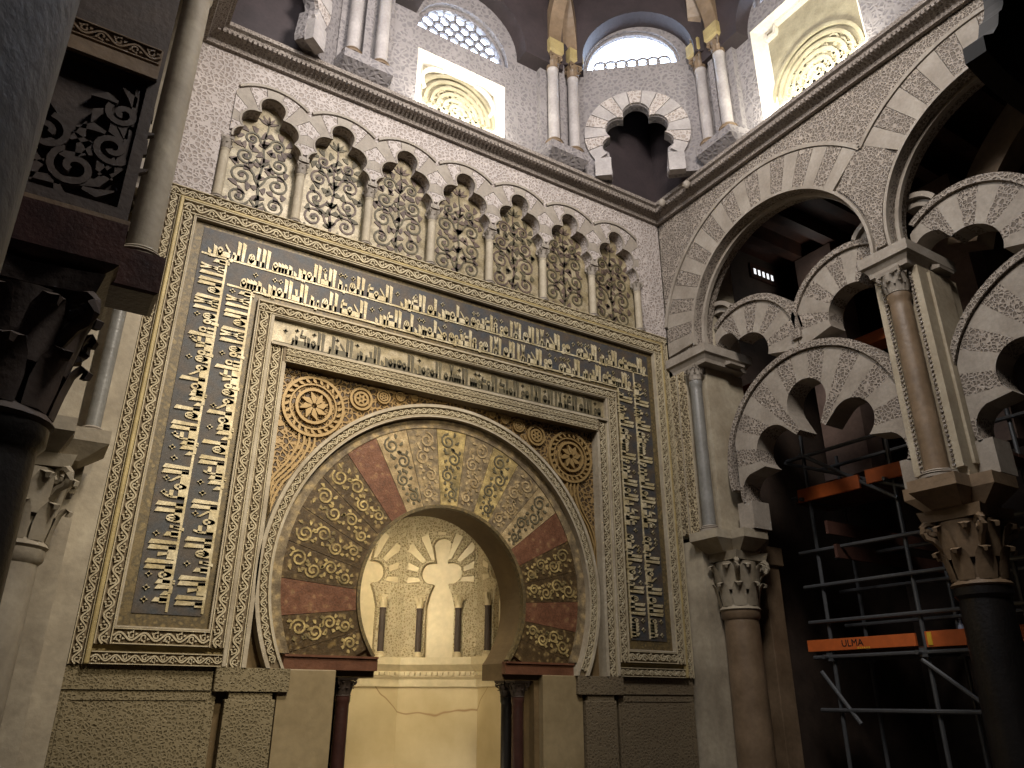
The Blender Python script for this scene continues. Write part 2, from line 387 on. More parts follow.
# =================================================================== FACADE FRAMES
zB = 1.86
def vine(mb, mp, L, w, d0, d1, per=None, fillets=True):
    """running vine scroll carved on a band: stem, curls and leaves; mp(s, t, d) with t across the band"""
    n = max(1, round(L/(per or w*1.45))); p = L/n; q = 10
    mb.strip(mp, [(i*p/q, .24*w*sin(2*PI*i/q)) for i in range(n*q+1)], .11*w, d0, d1)
    for k in range(2*n):
        sg = 1 if k % 2 == 0 else -1; c0, c1 = (k+.5)*p/2, -sg*.05*w
        pts = [(c0+.23*w*(1-.7*i/9)*cos(sg*(PI/2+i*.62)), c1+.23*w*(1-.7*i/9)*sin(sg*(PI/2+i*.62))*-1) for i in range(10)]
        mb.strip(mp, pts, .085*w, d0, d1)
        for a in (.5, 1.5, 2.6):
            x, y = c0+.27*w*cos(a), c1-sg*.24*w*sin(a)
            mb.strip(mp, [(x-.10*w*cos(a+.8), y+sg*.10*w*sin(a+.8)), (x, y), (x+.12*w*cos(a-.5), y-sg*.09*w*sin(a-.5))], [.03*w, .15*w, .03*w], d0, d1)
    if fillets:
        for t in (-.46, .46): mb.strip(mp, [(0, t*w), (L, t*w)] if L < 9 and mp.__name__ != 'ringmap' else [(L*i/90, t*w) for i in range(91)], .07*w, d0-.004, d1)
def vline(P, Q):
    L = math.hypot(Q[0]-P[0], Q[1]-P[1]); dx, dz = (Q[0]-P[0])/L, (Q[1]-P[1])/L
    return (lambda s, t, d: (P[0]+dx*s-dz*t, d, P[1]+dz*s+dx*t)), L
def vines(name, parent, segs, d0, d1):
    for P, Q, w in segs: mb = MB(); mp, L = vline(P, Q); vine(mb, mp, L, w, d0, d1); mb.build(name, 'cream', parent)
def u_frame(mb, wo, zo, wi, zi, zb, d0, d1, closed_bottom=None):
    if closed_bottom:                              # closed U ring (around the mosaic band) between offset loops
        pass
    mb.prism(fac, [(-wo, zb), (-wo, zo), (wo, zo), (wo, zb), (wi, zb), (wi, zi), (-wi, zi), (-wi, zb)], d0, d1)
def bandU(wo, zo, wi, zi, zb): return [(-wo, zb), (-wo, zo), (wo, zo), (wo, zb), (wi, zb), (wi, zi), (-wi, zi), (-wi, zb)]
def ringU(mb, big, small, d0, d1): mb.prism(fac, big, d0, d1, [small])
fr = thing('alfiz_frame', 'large carved stucco frame with double row gold inscription around the horseshoe arch', 'frame', (0, 0, zB))
mb = MB(); mb.prism(fac, bandU(3.46, 6.60, 3.345, 6.47, zB), .02, .13); mb.build('outer_border', 'ground', fr)
mb = MB(); mb.prism(fac, bandU(3.345, 6.47, 3.305, 6.44, zB), -.035, .13); mb.build('gilded_moulding', 'ridge', fr, bevel=.012)['label'] = 'gilded raised moulding'
mb = MB(); ringU(mb, bandU(3.305, 6.44, 2.262, 5.37, 2.018), bandU(3.17, 6.28, 2.40, 5.50, 2.155), -.01, .13); mb.build('border', 'ground', fr)
mb = MB(); ringU(mb, bandU(3.17, 6.28, 2.40, 5.50, 2.155), bandU(3.155, 6.265, 2.415, 5.515, 2.17), -.025, .13); mb.build('fillet', 'white', fr)
mb = MB(); mb.prism(fac, bandU(3.155, 6.265, 2.415, 5.515, 2.17), .03, .12); mb.build('mosaic_border', 'mo_border', fr)
mb = MB(); mb.prism(fac, bandU(3.06, 6.20, 2.485, 5.60, 2.28), .022, .03); mb.build('mosaic_field', 'mo_dark', fr)['label'] = 'dark blue mosaic field behind the letters'
for s_ in (-1, 1):
    mb = MB(); mb.prism(fac, rect(*sorted((s_*2.262, s_*3.305)), zB, 1.965), .0, .13); mb.build('bottom_border', 'ground', fr)
    mb = MB(); mb.prism(fac, rect(*sorted((s_*2.262, s_*3.305)), 1.965, 2.018), .04, .13); mb.build('bottom_fillet', 'ridge', fr)
E_ = [((-3.4025, zB), (-3.4025, 6.47), .11), ((3.4025, zB), (3.4025, 6.47), .11), ((-3.46, 6.535), (3.46, 6.535), .125)]
vines('outer_vine_scroll', fr, E_, -.002, .02)
E_ = [((s_*3.2375, 2.02), (s_*3.2375, 6.28), .13) for s_ in (-1, 1)]+[((s_*2.331, 2.02), (s_*2.331, 5.37), .13) for s_ in (-1, 1)]+[((-3.3, 6.36), (3.3, 6.36), .155), ((-2.4, 5.435), (2.4, 5.435), .125), ((-3.17, 2.0865), (-2.40, 2.0865), .13), ((2.40, 2.0865), (3.17, 2.0865), .13)]
vines('vine_scroll', fr, E_, -.032, -.01)
E_ = [((-3.3, 1.9125), (-2.265, 1.9125), .10), ((2.265, 1.9125), (3.3, 1.9125), .10)]
vines('bottom_vine_scroll', fr, E_, -.02, .0)
# inner frame
fi = thing('inner_frame', 'inner cream stucco frame with one row of dark letters on a gold band', 'frame', (0, 0, zB))
mb = MB(); mb.prism(fac, bandU(2.262, 5.37, 2.225, 5.355, zB), -.03, .13); mb.build('moulding', 'white', fi, bevel=.01)
for s_ in (-1, 1):
    mb = MB(); mb.prism(fac, rect(*sorted((s_*2.09, s_*2.225)), zB, 5.05), .01, .13); mb.build('side_border', 'ground', fi)
    mb = MB(); mb.prism(fac, rect(*sorted((s_*2.05, s_*2.09)), zB, 4.86), -.03, .13); mb.build('side_fillet', 'white', fi)
mb = MB(); mb.prism(fac, rect(-2.225, 2.225, 5.05, 5.355), .03, .13); mb.build('gold_band', 'mo_gold', fi)['label'] = 'gold mosaic band'
mb = MB(); mb.prism(fac, rect(-2.09, 2.09, 4.86, 5.05), -.03, .13); mb.build('lower_border', 'ground', fi)
vines('side_vine_scroll', fi, [((s_*2.1575, zB), (s_*2.1575, 5.04), .13) for s_ in (-1, 1)], -.012, .01)
vines('lower_vine_scroll', fi, [((-2.06, 4.99), (2.06, 4.99), .075), ((-2.06, 4.905), (2.06, 4.905), .085)], -.046, -.03)
mb = MB(); mb.prism(fac, rect(-2.225, 2.225, 5.03, 5.055), -.045, .05); mb.build('lower_fillet', 'white', fi)
# ------------------------------------------------------------------ kufic lettering (x grows right to left along the line)
def R(a, b, c, d): return [(a, b), (c, b), (c, d), (a, d)]
def ring(cx, cy, r, w=.09, n=10):
    o = []
    for i in range(n):
        t0, t1 = 2*PI*i/n, 2*PI*(i+1)/n
        o.append([(cx+r*cos(t0), cy+r*sin(t0)), (cx+r*cos(t1), cy+r*sin(t1)), (cx+(r-w)*cos(t1), cy+(r-w)*sin(t1)), (cx+(r-w)*cos(t0), cy+(r-w)*sin(t0))])
    return o
T = .15
def stem(x, h): return [[(x, 0), (x+T, 0), (x+T*1.25, h), (x-T*.25, h-.10)]]
K = {
 'a': (.26, stem(.06, .92)),
 'l': (.34, stem(.08, .92)+[R(.08, 0, .34, T)]),
 'b': (.30, stem(.08, .38)+[R(0, 0, .30, T)]), 'y': (.30, stem(.08, .38)+[R(0, 0, .30, T), R(.06, -.16, .14, -.08), R(.18, -.16, .26, -.08)]),
 't': (.30, stem(.08, .44)+[R(0, 0, .30, T)]), 'n': (.30, stem(.08, .40)+[R(0, 0, .30, T)]),
 'N': (.42, stem(.04, .36)+[R(.04, -.12, .40, 0), stem(.34, .16)[0]]),
 's': (.62, stem(.05, .36)+stem(.25, .36)+stem(.45, .36)+[R(0, 0, .62, T)]),
 'm': (.36, ring(.18, .15, .17)+[R(0, 0, .36, T)]),
 'h': (.40, ring(.19, .20, .20)+[R(.15, .02, .23, .36), R(0, 0, .40, T)]),
 'H': (.40, [[(.0, .10), (.34, .44), (.34, .56), (.0, .22)], R(0, 0, .40, T)]),
 'r': (.30, [[(.0, .12), (.14, .12), (.26, -.16), (.10, -.16)], R(0, .0, .14, .22)]),
 'w': (.34, ring(.15, .20, .15)+[[(.10, .08), (.28, .08), (.32, -.14), (.14, -.14)]]),
 'd': (.46, [R(0, 0, .44, T), R(.04, .30, .40, .30+T), R(.34, .0, .44, .42), [(.32, .40), (.44, .40), (.36, .62), (.26, .62)]]),
 'k': (.52, [R(0, 0, .52, T), R(.04, .32, .46, .32+T), R(.04, .02, .14, .40), [(.36, .40), (.48, .40), (.40, .78), (.28, .78)]]),
 'c': (.38, [[(.04, .12), (.14, .12), (.26, .46), (.06, .46)], R(0, 0, .38, T)]),
 'x': (.54, ring(.22, .20, .18)+[R(0, 0, .54, T)]+stem(.44, .34)),
 'q': (.38, ring(.18, .30, .17)+[R(.12, 0, .24, .20), R(0, 0, .38, T)]),
 'z': (.30, [[(.0, .12), (.14, .12), (.26, -.16), (.10, -.16)], R(0, .0, .14, .22)]),
 'L': (.48, [[(.02, 0), (.14, 0), (.40, .92), (.28, .92)], [(.40, .0), (.28, .0), (.02, .92), (.14, .92)], R(.02, 0, .42, T)]),
 '*': (.36, [[(.18, .34), (.26, .50), (.18, .66), (.10, .50)], [(.02, .50), (.18, .42), (.34, .50), (.18, .58)]]),
 ' ': (.16, []),
}
def write(mb, text, start, d, up, size, d0, d1, length, squeeze=1.0):
    pos = 0; i = 0; rr = random.Random(len(text)+int(start[0]*10)); put = lambda P, o, dy=0: mb.convex(fac, [(start[0]+d[0]*(pos+(x+o)*size*squeeze)+up[0]*Y(y+dy)*size, start[1]+d[1]*(pos+(x+o)*size*squeeze)+up[1]*Y(y+dy)*size) for x, y in P], d0, d1)
    Y = lambda y: y**.72 if y > 0 else y
    while True:
        ch = text[i % len(text)]; w_, polys = K.get(ch, K[' ']); i += 1
        if pos+w_*size*squeeze > length: break
        for P in polys: put(P, 0)
        if ch not in 'alLk* ' and rr.random() < .30:
            for P in K['*'][1]: put(P, 0, .16)
        pos += w_*size*squeeze
    return i
T1 = 'bsm allh alrHmN alrHym * dlk calm alcyb walshdh alczyz alrHym * hw alHy La alh aLa hw fadcwh mHlxyN lh aldyN * alHmd llh rb alcalmyN '.replace('f', 'q')
T2 = 'hw allh aldy La alh aLa hw almlk alqdws alsLm almwmN almhymN alczyz aljbar almtkbr * sbHN allh cma yshrkwN '.replace('j', 'H')
ins = MB(); sz = .25
for row, (wm, zt) in enumerate(((2.795, 5.905), (2.497, 5.61))):
    k = 0
    k += write(ins, T1[k:]+T1[:k], (wm, 2.32), (0, 1), (1, 0), sz, .008, .022, zt-2.32, .7)
    ins.prism(fac, rect(wm-.022, wm+.0, 2.30, zt), .014, .022)
    k2 = write(ins, T1[40:]+T1[:40], (wm+.22, zt), (-1, 0), (0, 1), sz, .008, .022, 2*wm+.4, .7)
    ins.prism(fac, rect(-wm-.25, wm+.25, zt-.022, zt), .014, .022)
    write(ins, T1[70:]+T1[:70], (-wm, zt-.04), (0, -1), (-1, 0), sz, .008, .022, zt-2.36, .7)
    ins.prism(fac, rect(-wm, -wm+.022, 2.30, zt), .014, .022)
ins.build('inscription', 'letter', fr)['label'] = 'gold angular letters in two rows'
ins = MB(); write(ins, T2, (2.17, 5.10), (-1, 0), (0, 1), .23, .02, .03, 4.34, .7); ins.prism(fac, rect(-2.2, 2.2, 5.085, 5.10), .02, .03); ins.build('inscription', 'mo_green', fi)['label'] = 'dark letters on gold'
# =================================================================== MIHRAB ARCH
RC = (XC-.01, 2.735); RO = 2.03; RI = 1.88
ma = thing('horseshoe_arch', 'great horseshoe arch of mosaic voussoirs around the lit niche opening', 'arch', (XC, 0, zB))
def ringpts(r, z): a = math.degrees(math.asin((z-RC[1])/r)); return a
def arch_ring(name, ro, ri, d0, d1, mat, zb=zB):
    a, b = ringpts(ro, zb), ringpts(ri, zb)
    mb = MB(); mb.prism(fac, arc(*RC, ro, a, 180-a, 72)+arc(*RC, ri, 180-b, b, 72), d0, d1); return mb.build(name, mat, ma)
arch_ring('outer_fillet', RO, RO-.035, -.03, .12, 'white')
arch_ring('carved_ring', RO-.035, RI+.025, .0, .12, 'ground')
def ringmap(s, t, d): a = rad(-25)+s/1.95; return (RC[0]+(1.95+t)*cos(a), d, RC[1]+(1.95+t)*sin(a))
mb = MB(); vine(mb, ringmap, 1.95*rad(230), .10, -.02, .0); mb.build('ring_vine_scroll', 'cream', ma)
arch_ring('inner_fillet', RI+.025, RI, -.02, .12, 'white')
arch_ring('mosaic_ring', RI, RI-.11, .06, .12, 'v_grey', 2.0)
vm = ['v_black', 'v_black', 'v_red', 'v_black', 'v_black', 'v_red', 'v_beige', 'v_grey', 'v_gold', 'v_grey', 'v_gold', 'v_grey', 'v_beige', 'v_red', 'v_black', 'v_black', 'v_black', 'v_black', 'v_red', 'v_black', 'v_black']
OO = (XC, 2.55)
def f_in(a):   # distance from OO to the circle OC/ORAD
    dx, dy = cos(a), sin(a); x, y = OC[0]-OO[0], OC[1]-OO[1]; b = x*dx+y*dy; return b+math.sqrt(max(0, (ORAD+.035)**2-(x*x+y*y-b*b)))
def f_out(a):
    dx, dy = cos(a), sin(a); x, y = RC[0]-OO[0], RC[1]-OO[1]; b = x*dx+y*dy; return b+math.sqrt(max(0, (RI-.11)**2-(x*x+y*y-b*b)))
voussoirs(ma, fac, OO, -30, 210, 21, f_in, f_out, .07, .12, vm, [(0, -1, -1.99)], gap=.008)
# gilded scrolls laid on the voussoirs
for k in range(21):
    if vm[k] == 'v_red': continue
    a = rad(-30+240*(k+.5)/21); ri, ro = f_in(a)+.05, f_out(a)-.05
    if OO[1]+ri*sin(a) < 2.04: continue
    mb = MB(); pol = lambda r, o: (OO[0]+r*cos(a)-o*sin(a), OO[1]+r*sin(a)+o*cos(a)); nn = 4
    for i in range(nn):
        r = ri+.09+(ro-ri-.18)*i/(nn-1); hw = .42*r*rad(240/21); sg = 1 if (i+k) % 2 else -1; cc = pol(r, sg*hw*.28); R_ = min(.092, hw*.62)
        if cc[1]-R_*1.5 < 2.02: continue
        sp_ = [(cc[0]+R_*(1-.75*q/15)*cos(a+sg*q*.6), cc[1]+R_*(1-.75*q/15)*sin(a+sg*q*.6)) for q in range(16)]
        mb.strip(fac, sp_, .020, .062, .07)
        for q in range(7):
            b = a+q*.9; rr_ = R_*1.05; e = R_*.62
            P0 = (cc[0]+rr_*cos(b), cc[1]+rr_*sin(b)); P2 = (P0[0]+e*cos(b+.8), P0[1]+e*sin(b+.8))
            if P2[1] < 2.01: continue
            off = (P2[0]-OO[0])*-sin(a)+(P2[1]-OO[1])*cos(a); rad_ = math.hypot(P2[0]-OO[0], P2[1]-OO[1])
            if abs(off) > .46*rad_*rad(240/21) or rad_ > ro+.03 or rad_ < ri-.02: continue
            mb.strip(fac, [P0, (P0[0]+e*.55*cos(b+.5), P0[1]+e*.55*sin(b+.5)), P2], [.012, .036, .006], .061, .07)
    if not mb.v: continue
    mb.build('scroll', 'v_gold' if vm[k] == 'v_black' else ('mo_green' if vm[k] in ('v_gold', 'v_beige') else 'v_beige'), ma)
# intrados edge moulding and impost band
mb = MB(); mb.prism(fac, arc(*OC, ORAD+.035, 218, -38, 64)[::1]+arc(*OC, ORAD, -38, 218, 64), .045, .12); mb.build('edge_moulding', 'mo_border', ma)
for s_ in (-1, 1):
    x0, x1 = sorted((XC+s_*.74, RC[0]+s_*1.66)); 
    mb = MB(); mb.prism(fac, rect(x0, x1, zB, 1.97), .04, .12); mb.prism(fac, rect(x0-.0, x1, 1.97, 1.99), .02, .12); mb.build('impost_band', 'brown_band', ma)['label'] = 'red brown marble impost band'
# spandrels
for s_, sd in ((-1, 'left'), (1, 'right')):
    sp = thing('spandrel_panel', 'gilded carved spandrel with round rosette at the %s shoulder of the great arch' % ('left' if s_ < 0 else 'right'), 'spandrel panel', (s_*1.7, .1, 4.4))
    n = 40; a0 = 90 if s_ > 0 else 90
    a1 = math.degrees(math.acos(min(1, (2.05-abs(RC[0])*0)/2.05)))
    pts = [p for p in (arc(*RC, RO, 90, -5, n) if s_ > 0 else arc(*RC, RO, 90, 185, n)) if p[1] > 2.0]
    pts = [(min(max(p[0], -2.05), 2.05), p[1]) for p in pts]
    outer = pts+[(s_*2.05, pts[-1][1]), (s_*2.05, 4.86), (pts[0][0], 4.86)]
    mb = MB(); mb.prism(fac, outer, .095, .12); mb.build('relief_ground', 'gild', sp)
    cx, cz = s_*1.68, 4.47
    rs = MB()
    for r_, w_, d_ in ((.325, .03, .06), (.25, .018, .07), (.185, .03, .055)):
        rs.strip(fac, [(cx+r_*cos(2*PI*i/36), cz+r_*sin(2*PI*i/36)) for i in range(36)], w_, d_, .10, True)
    for i in range(24):
        t = 2*PI*i/24; rs.strip(fac, [(cx+.262*cos(t), cz+.262*sin(t)), (cx+.285*cos(t+.06), cz+.285*sin(t+.06)), (cx+.308*cos(t+.12), cz+.308*sin(t+.12))], [.012, .034, .012], .06, .10)
    ro = rs.build('rosette', 'gold', sp)
    bs = MB()
    for i in range(8):
        t = 2*PI*i/8
        bs.strip(fac, [(cx+.03*cos(t), cz+.03*sin(t)), (cx+.09*cos(t+.1), cz+.09*sin(t+.1)), (cx+.155*cos(t+.3), cz+.155*sin(t+.3))], [.02, .06, .01], .05, .10)
    bs.build('boss', 'gold', ro)
    rs2 = [(s_*1.16, 4.665, .12), (s_*.90, 4.745, .075), (s_*.70, 4.79, .05), (s_*.52, 4.81, .036)]
    for x, z, r_ in rs2:
        sm = MB()
        for q in (1, .62):
            sm.strip(fac, [(x+r_*q*cos(2*PI*i/24), z+r_*q*sin(2*PI*i/24)) for i in range(24)], r_*.22, .065, .10, True)
        for i in range(6):
            t = 2*PI*i/6; sm.strip(fac, [(x, z), (x+r_*.25*cos(t), z+r_*.25*sin(t)), (x+r_*.5*cos(t), z+r_*.5*sin(t))], [.01, r_*.25, .01], .065, .10)
        sm.build('scroll_roundel', 'gold', sp)
    st = MB()
    for q in range(4):
        p0 = (cx+s_*(.05+.055*q)-s_*.1, cz-.32); pts2 = []
        for i in range(14):
            t = i/13; z = p0[1]-t*1.15; rr = RO+.03+.045*q+.0*t
            xx = RC[0]+s_*math.sqrt(max(0, rr**2-(z-RC[1])**2)); xx = s_*min(abs(xx), 2.03-.012*(3-q)); x0 = p0[0]
            k_ = min(1, t*2.2); pts2.append((x0*(1-k_)+xx*k_, z))
        st.strip(fac, pts2, .022, .07, .10)
    st.build('stem', 'gold', sp)
# =================================================================== DADO
def slab(name, label, x0, x1, z0, z1, d0, mat, cat='marble panel', frame=None):
    t = thing(name, label, cat, ((x0+x1)/2, d0, z0))
    mb = MB(); mb.prism(fac, rect(x0, x1, z0, z1), d0, .12); mb.build('slab', mat, t, bevel=.008)
    if frame:
        mb = MB(); g = .05; mb.prism(fac, rect(x0+.03, x1-.03, z0+.03, z1-.03), d0-.008, d0, [rect(x0+.03+g, x1-.03-g, z0+.03+g, z1-.03-g)]); mb.build('border', frame, t)
    return t
slab('carved_slab', 'broad carved marble dado slab under the left side of the inscription frame', -3.46, -2.26, 0, 1.67, .04, 'dado', frame='dado')
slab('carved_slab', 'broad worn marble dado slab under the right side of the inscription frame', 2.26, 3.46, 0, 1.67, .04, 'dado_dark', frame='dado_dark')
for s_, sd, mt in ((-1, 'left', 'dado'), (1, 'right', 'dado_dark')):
    x0, x1 = sorted((s_*1.75, s_*2.19))
    t = thing('carved_pilaster', 'narrow carved pilaster with wide square head beside the %s plain marble slab' % sd, 'pilaster', (s_*1.97, .0, 0))
    mb = MB(); mb.prism(fac, rect(x0, x1, 0, 1.60), -.005, .12); mb.build('shaft', mt, t, bevel=.01)
    x0, x1 = sorted((s_*1.64, s_*2.30)); mb = MB(); mb.prism(fac, rect(x0, x1, 1.66, zB), -.02, .12); mb.build('head', mt, t, bevel=.01)
    mb = MB(); mb.prism(fac, rect(x0+.14, x1-.14, 1.60, 1.66), .0, .12); mb.build('neck', mt, t)
    x0, x1 = sorted((s_*1.19, s_*1.73)); slab('marble_slab', 'smooth pale marble slab between the niche opening and the %s pilaster' % sd, x0, x1, 0, zB, .03, 'panel')
    x0, x1 = sorted((s_*2.31, s_*3.46)); mb = MB(); mb.prism(fac, rect(x0, x1, 1.70, zB), .034, .12); mb.prism(fac, rect(x0, x1, 1.67, 1.70), .026, .12)
    tag(mb.build('dado_frieze', mt), 'carved marble frieze course directly above the broad %s dado slab' % sd, 'frieze')
# portal colonnettes (two on each side, in the reveal)
for s_, sd in ((-1, 'left'), (1, 'right')):
    for d_, nm, ms in ((.215, 'front', 'redporph'), (.445, 'rear', 'dark')):
        t = column('portal_colonnette', '%s dark marble colonnette of the pair at the %s jamb of the niche opening' % (nm, sd), XC+s_*1.005, d_, 0, 1.80, .068, .17, ms, 'darkst', .12, 'colonnette', 'dark colonnettes of the niche doorway', r1=.10)
# =================================================================== NICHE CHAMBER
OV = [(-1.4, .56), (-1.4, 1.90), (-.60, 2.60), (.60, 2.60), (1.42, 1.90), (1.42, .56)]
def wallseg(p, q, mp_only=False):
    A = Vector(p); B = Vector(q); t = (B-A); L = t.length; t /= L; nrm = Vector((t.y, -t.x))  # interior on the right of travel
    return (lambda u, v, d: (A.x+t.x*u+nrm.x*d, A.y+t.y*u+nrm.y*d, v)), L
FT = lobed([(0, .44, .14), (.14, .09, .15), (-.14, .09, .15)], .13)
nm_ = ['left', 'back left', 'back', 'back right', 'right']
for i in range(5):
    mp, L = wallseg(OV[i], OV[i+1]); mb = MB()
    mb.prism(mp, rect(-.02, L+.02, 0, 4.3), -.22, -.04)
    struct(mb.build('wall_niche', 'niche_carve'))
    mb = MB(); mb.prism(mp, rect(0, L, 0, 1.76), -.04, .0)
    tag(mb.build('niche_marble_panel', 'veined'), 'smooth warm marble dado panel on the %s wall inside the niche' % nm_[i], 'marble panel')
    cx = L/2; aw = .20
    hole = [(cx-aw, 2.12), (cx-aw, 2.78), (cx-.155, 2.95)]+polar((cx, 3.14), FT, 216, -36, 50)+[(cx+.155, 2.95), (cx+aw, 2.78), (cx+aw, 2.12)]
    t = thing('trefoil_arch', 'cream blind trefoil arch on the %s wall inside the niche' % nm_[i], 'blind arch', tuple(mp(cx, 2.12, 0)))
    mb = MB(); mb.prism(mp, rect(0.0, L, 2.12, 4.3), -.04, .05, [hole]); mb.build('wall_face', 'niche_carve', t)
    mb = MB(); mb.prism(mp, rect(cx-.4, cx+.4, 2.12, 4.0), -.04, -.03); mb.build('back_panel', 'niche', t)['label'] = 'smooth pale back panel'
    voussoirs(t, mp, (cx, 3.14), -6, 186, 17, lambda a: FT(a)+.04, lambda a: min(.66, .47/max(.01, abs(cos(a)))), .05, .07, ['niche', 'niche_carve'], gap=.06)
    for s_ in (-1, 1):
        p = mp(cx+s_*(aw+.07), 0, .095)
        column('niche_colonnette', 'slim dark colonnette %s of the trefoil arch on the %s niche wall' % ('left' if s_ < 0 else 'right', nm_[i]), p[0], p[1], 2.12, 2.92, .042, .17, 'darkst', 'niche', .07, 'colonnette', r1=.05, rows=1, n=6)
mb = MB(); mb.sweep(OV, [(-.04, 1.76), (.04, 1.76), (.04, 1.85), (.07, 1.88), (.07, 1.95), (.11, 1.99), (.15, 2.03), (.15, 2.12), (-.04, 2.12)])
for i in range(5):
    mp, L = wallseg(OV[i], OV[i+1]); n = int(L/.075)
    for k in range(1, n): mb.convex(mp, rect(k*.075-.022, k*.075+.022, 1.90, 1.94), .06, .105)
tag(mb.build('niche_cornice', 'niche'), 'moulded and beaded cream cornice running round the inside of the niche', 'cornice')
mb = MB(); mb.prism(lambda u, v, d: (u, v, d), [(p[0]*1.06, p[1]) for p in OV], 4.25, 4.4); struct(mb.build('ceiling', 'niche_carve'))
# =================================================================== BLIND ARCADE
ords = ['first', 'second', 'third', 'fourth', 'fifth', 'sixth', 'seventh']
def spiral(cx, cz, r, a0, turns, sgn, n=22): return [(cx+r*(1-.82*i/n)*cos(a0+sgn*2*PI*turns*i/n), cz+r*(1-.82*i/n)*sin(a0+sgn*2*PI*turns*i/n)) for i in range(n+1)]
for k, x in enumerate(AX):
    t = thing('blind_arch', '%s five lobed blind arch from the left in the upper row' % ords[k], 'blind arch', (x, 0, 7.3), 'lobed blind arches above the inscription')
    cl = [(1, 0, x+.428), (-1, 0, -(x-.428))]
    voussoirs(t, fac, (x, AZ), -14, 194, 11, lambda a: FL(a)+.022, lambda a: .63, -.022, 0, ['stucco_pale', 'vous'], cl, gap=.02)
    mb = MB(); pts = [p for p in arc(x, AZ, .665, 20, 160, 30) if abs(p[0]-x) < .427]; mb.strip(fac, pts, .035, -.035, 0); mb.build('hood_moulding', 'vous', t)
    mb = MB(); pp = polar((x, AZ), FL, 205, -25, 70); mb.strip(fac, [(p[0]+(p[0]-x)*.03, p[1]+(p[1]-AZ)*.03) for p in pp], .022, -.03, .0); mb.build('cusped_edge', 'vous', t)
    # mosaic panel with tree-of-life scrolls
    g = thing('mosaic_panel', 'gold mosaic panel with scrolling leaves in the %s blind arch from the left' % ords[k], 'mosaic panel', (x, .15, 6.6), 'mosaic panels of the blind arcade')
    mb = MB(); mb.prism(fac, rect(x-.428, x+.428, 6.60, 8.16), .152, .195); mb.build('gold_ground', 'mo_gold', g)
    sc = MB(); lf = MB(); rr = random.Random(k*5+1); d0, d1 = .142, .152
    sc.strip(fac, [(x+.015*sin(i*1.1+k), 6.66+i*.095) for i in range(15)], [.034-.0014*i for i in range(15)], d0, d1)
    for j, z in enumerate((6.80, 7.08, 7.36, 7.62)):
        zz = z+(.03*(k % 3)); R_ = (.125, .135, .115, .085)[j]*(1+.1*((k+j) % 2)); wx = (.20, .20, .19, .15)[j]
        for s_ in (-1, 1):
            sgn = s_*(1 if (j+k) % 2 else -1); pts = spiral(x+s_*wx, zz, R_, 0 if s_ < 0 else PI, 1.55, -sgn)
            pts = [(x, zz-.09)]+pts if s_ > 0 or 1 else pts
            n = len(pts); sc.strip(fac, pts, [.025]*n, d0, d1)
            lf.strip(fac, [(x+s_*wx-.02, zz-.02), (x+s_*wx, zz), (x+s_*wx+.025, zz+.03)], [.02, .06, .01], d0, d1)
            for q in range(7):
                a = q*.9+.4*k+j; px, pz = x+s_*wx+R_*1.02*cos(a), zz+R_*1.02*sin(a); e = .085+.045*rr.random()
                if abs(px+e*cos(a+.7)-x) > .36: continue
                lf.strip(fac, [(px, pz), (px+e*.55*cos(a+.5), pz+e*.55*sin(a+.5)), (px+e*cos(a+.9), pz+e*sin(a+.9))], [.016, .072, .01], d0, d1)
    for q in range(5): a = PI/2+(q-2)*.55; lf.strip(fac, [(x, 7.88), (x+.06*cos(a), 7.88+.06*sin(a)), (x+.13*cos(a), 7.88+.13*sin(a))], [.012, .04, .006], d0, d1)
    sc.build('scroll', 'mo_plum' if k % 3 == 1 else 'mo_green', g); lf.build('leaf_sprays', 'mo_green' if k % 3 == 1 else 'mo_plum', g)
first = None
for k in range(8):
    x = AX[0]-.4285+.857*k
    lb = ('pale engaged colonnette left of the first mosaic panel' if k == 0 else 'pale engaged colonnette right of the seventh mosaic panel' if k == 7 else 'slender pale colonnette between the %s and %s mosaic panels from the left' % (ords[k-1], ords[k]))
    if first is None: first = column('blind_arcade_colonnette', lb, x, .06, 6.60, 7.42, .052, .15, 'white', 'vous', .05, 'colonnette', 'colonnettes of the blind arcade', r1=.07, rows=1, n=8); fx = x
    else: dup(first, (x-fx, 0, 0), lb)
for k in range(8):
    x = AX[0]-.4285+.857*k
    if 0 < k < 7:
        mb = MB(); mb.prism(fac, rect(x-.062, x+.062, 7.42, 7.48), -.025, -.0); tag(mb.build('impost_block', 'vous', bevel=.006), 'impost block on the colonnette between the %s and %s mosaic panels' % (ords[k-1], ords[k]), 'impost block', 'impost blocks of the blind arcade')
# =================================================================== CORNICE
CP = [(0, 8.58), (.05, 8.58), (.06, 8.63), (.10, 8.655), (.19, 8.70), (.20, 8.73), (.24, 8.745), (.24, 8.79), (.20, 8.80), (.20, 8.84), (.0, 8.86)]
Wx = 3.47
tr = MB(); tr.sweep([(-Wx, -6.0), (-Wx, 0), (Wx, 0), (Wx, -6.0)], CP)
struct(tr.build('trim_1', 'cornice'))
dn = MB()
for i in range(118):
    x = -3.38+i*.0575; dn.add([], []); dn.box(x-.017, x+.017, -.205, -.15, 8.655, 8.70)
for i in range(100):
    y = -.1-i*.0575; dn.box(3.265, 3.32, y-.017, y+.017, 8.655, 8.70)
struct(dn.build('trim_2', 'cornice'))
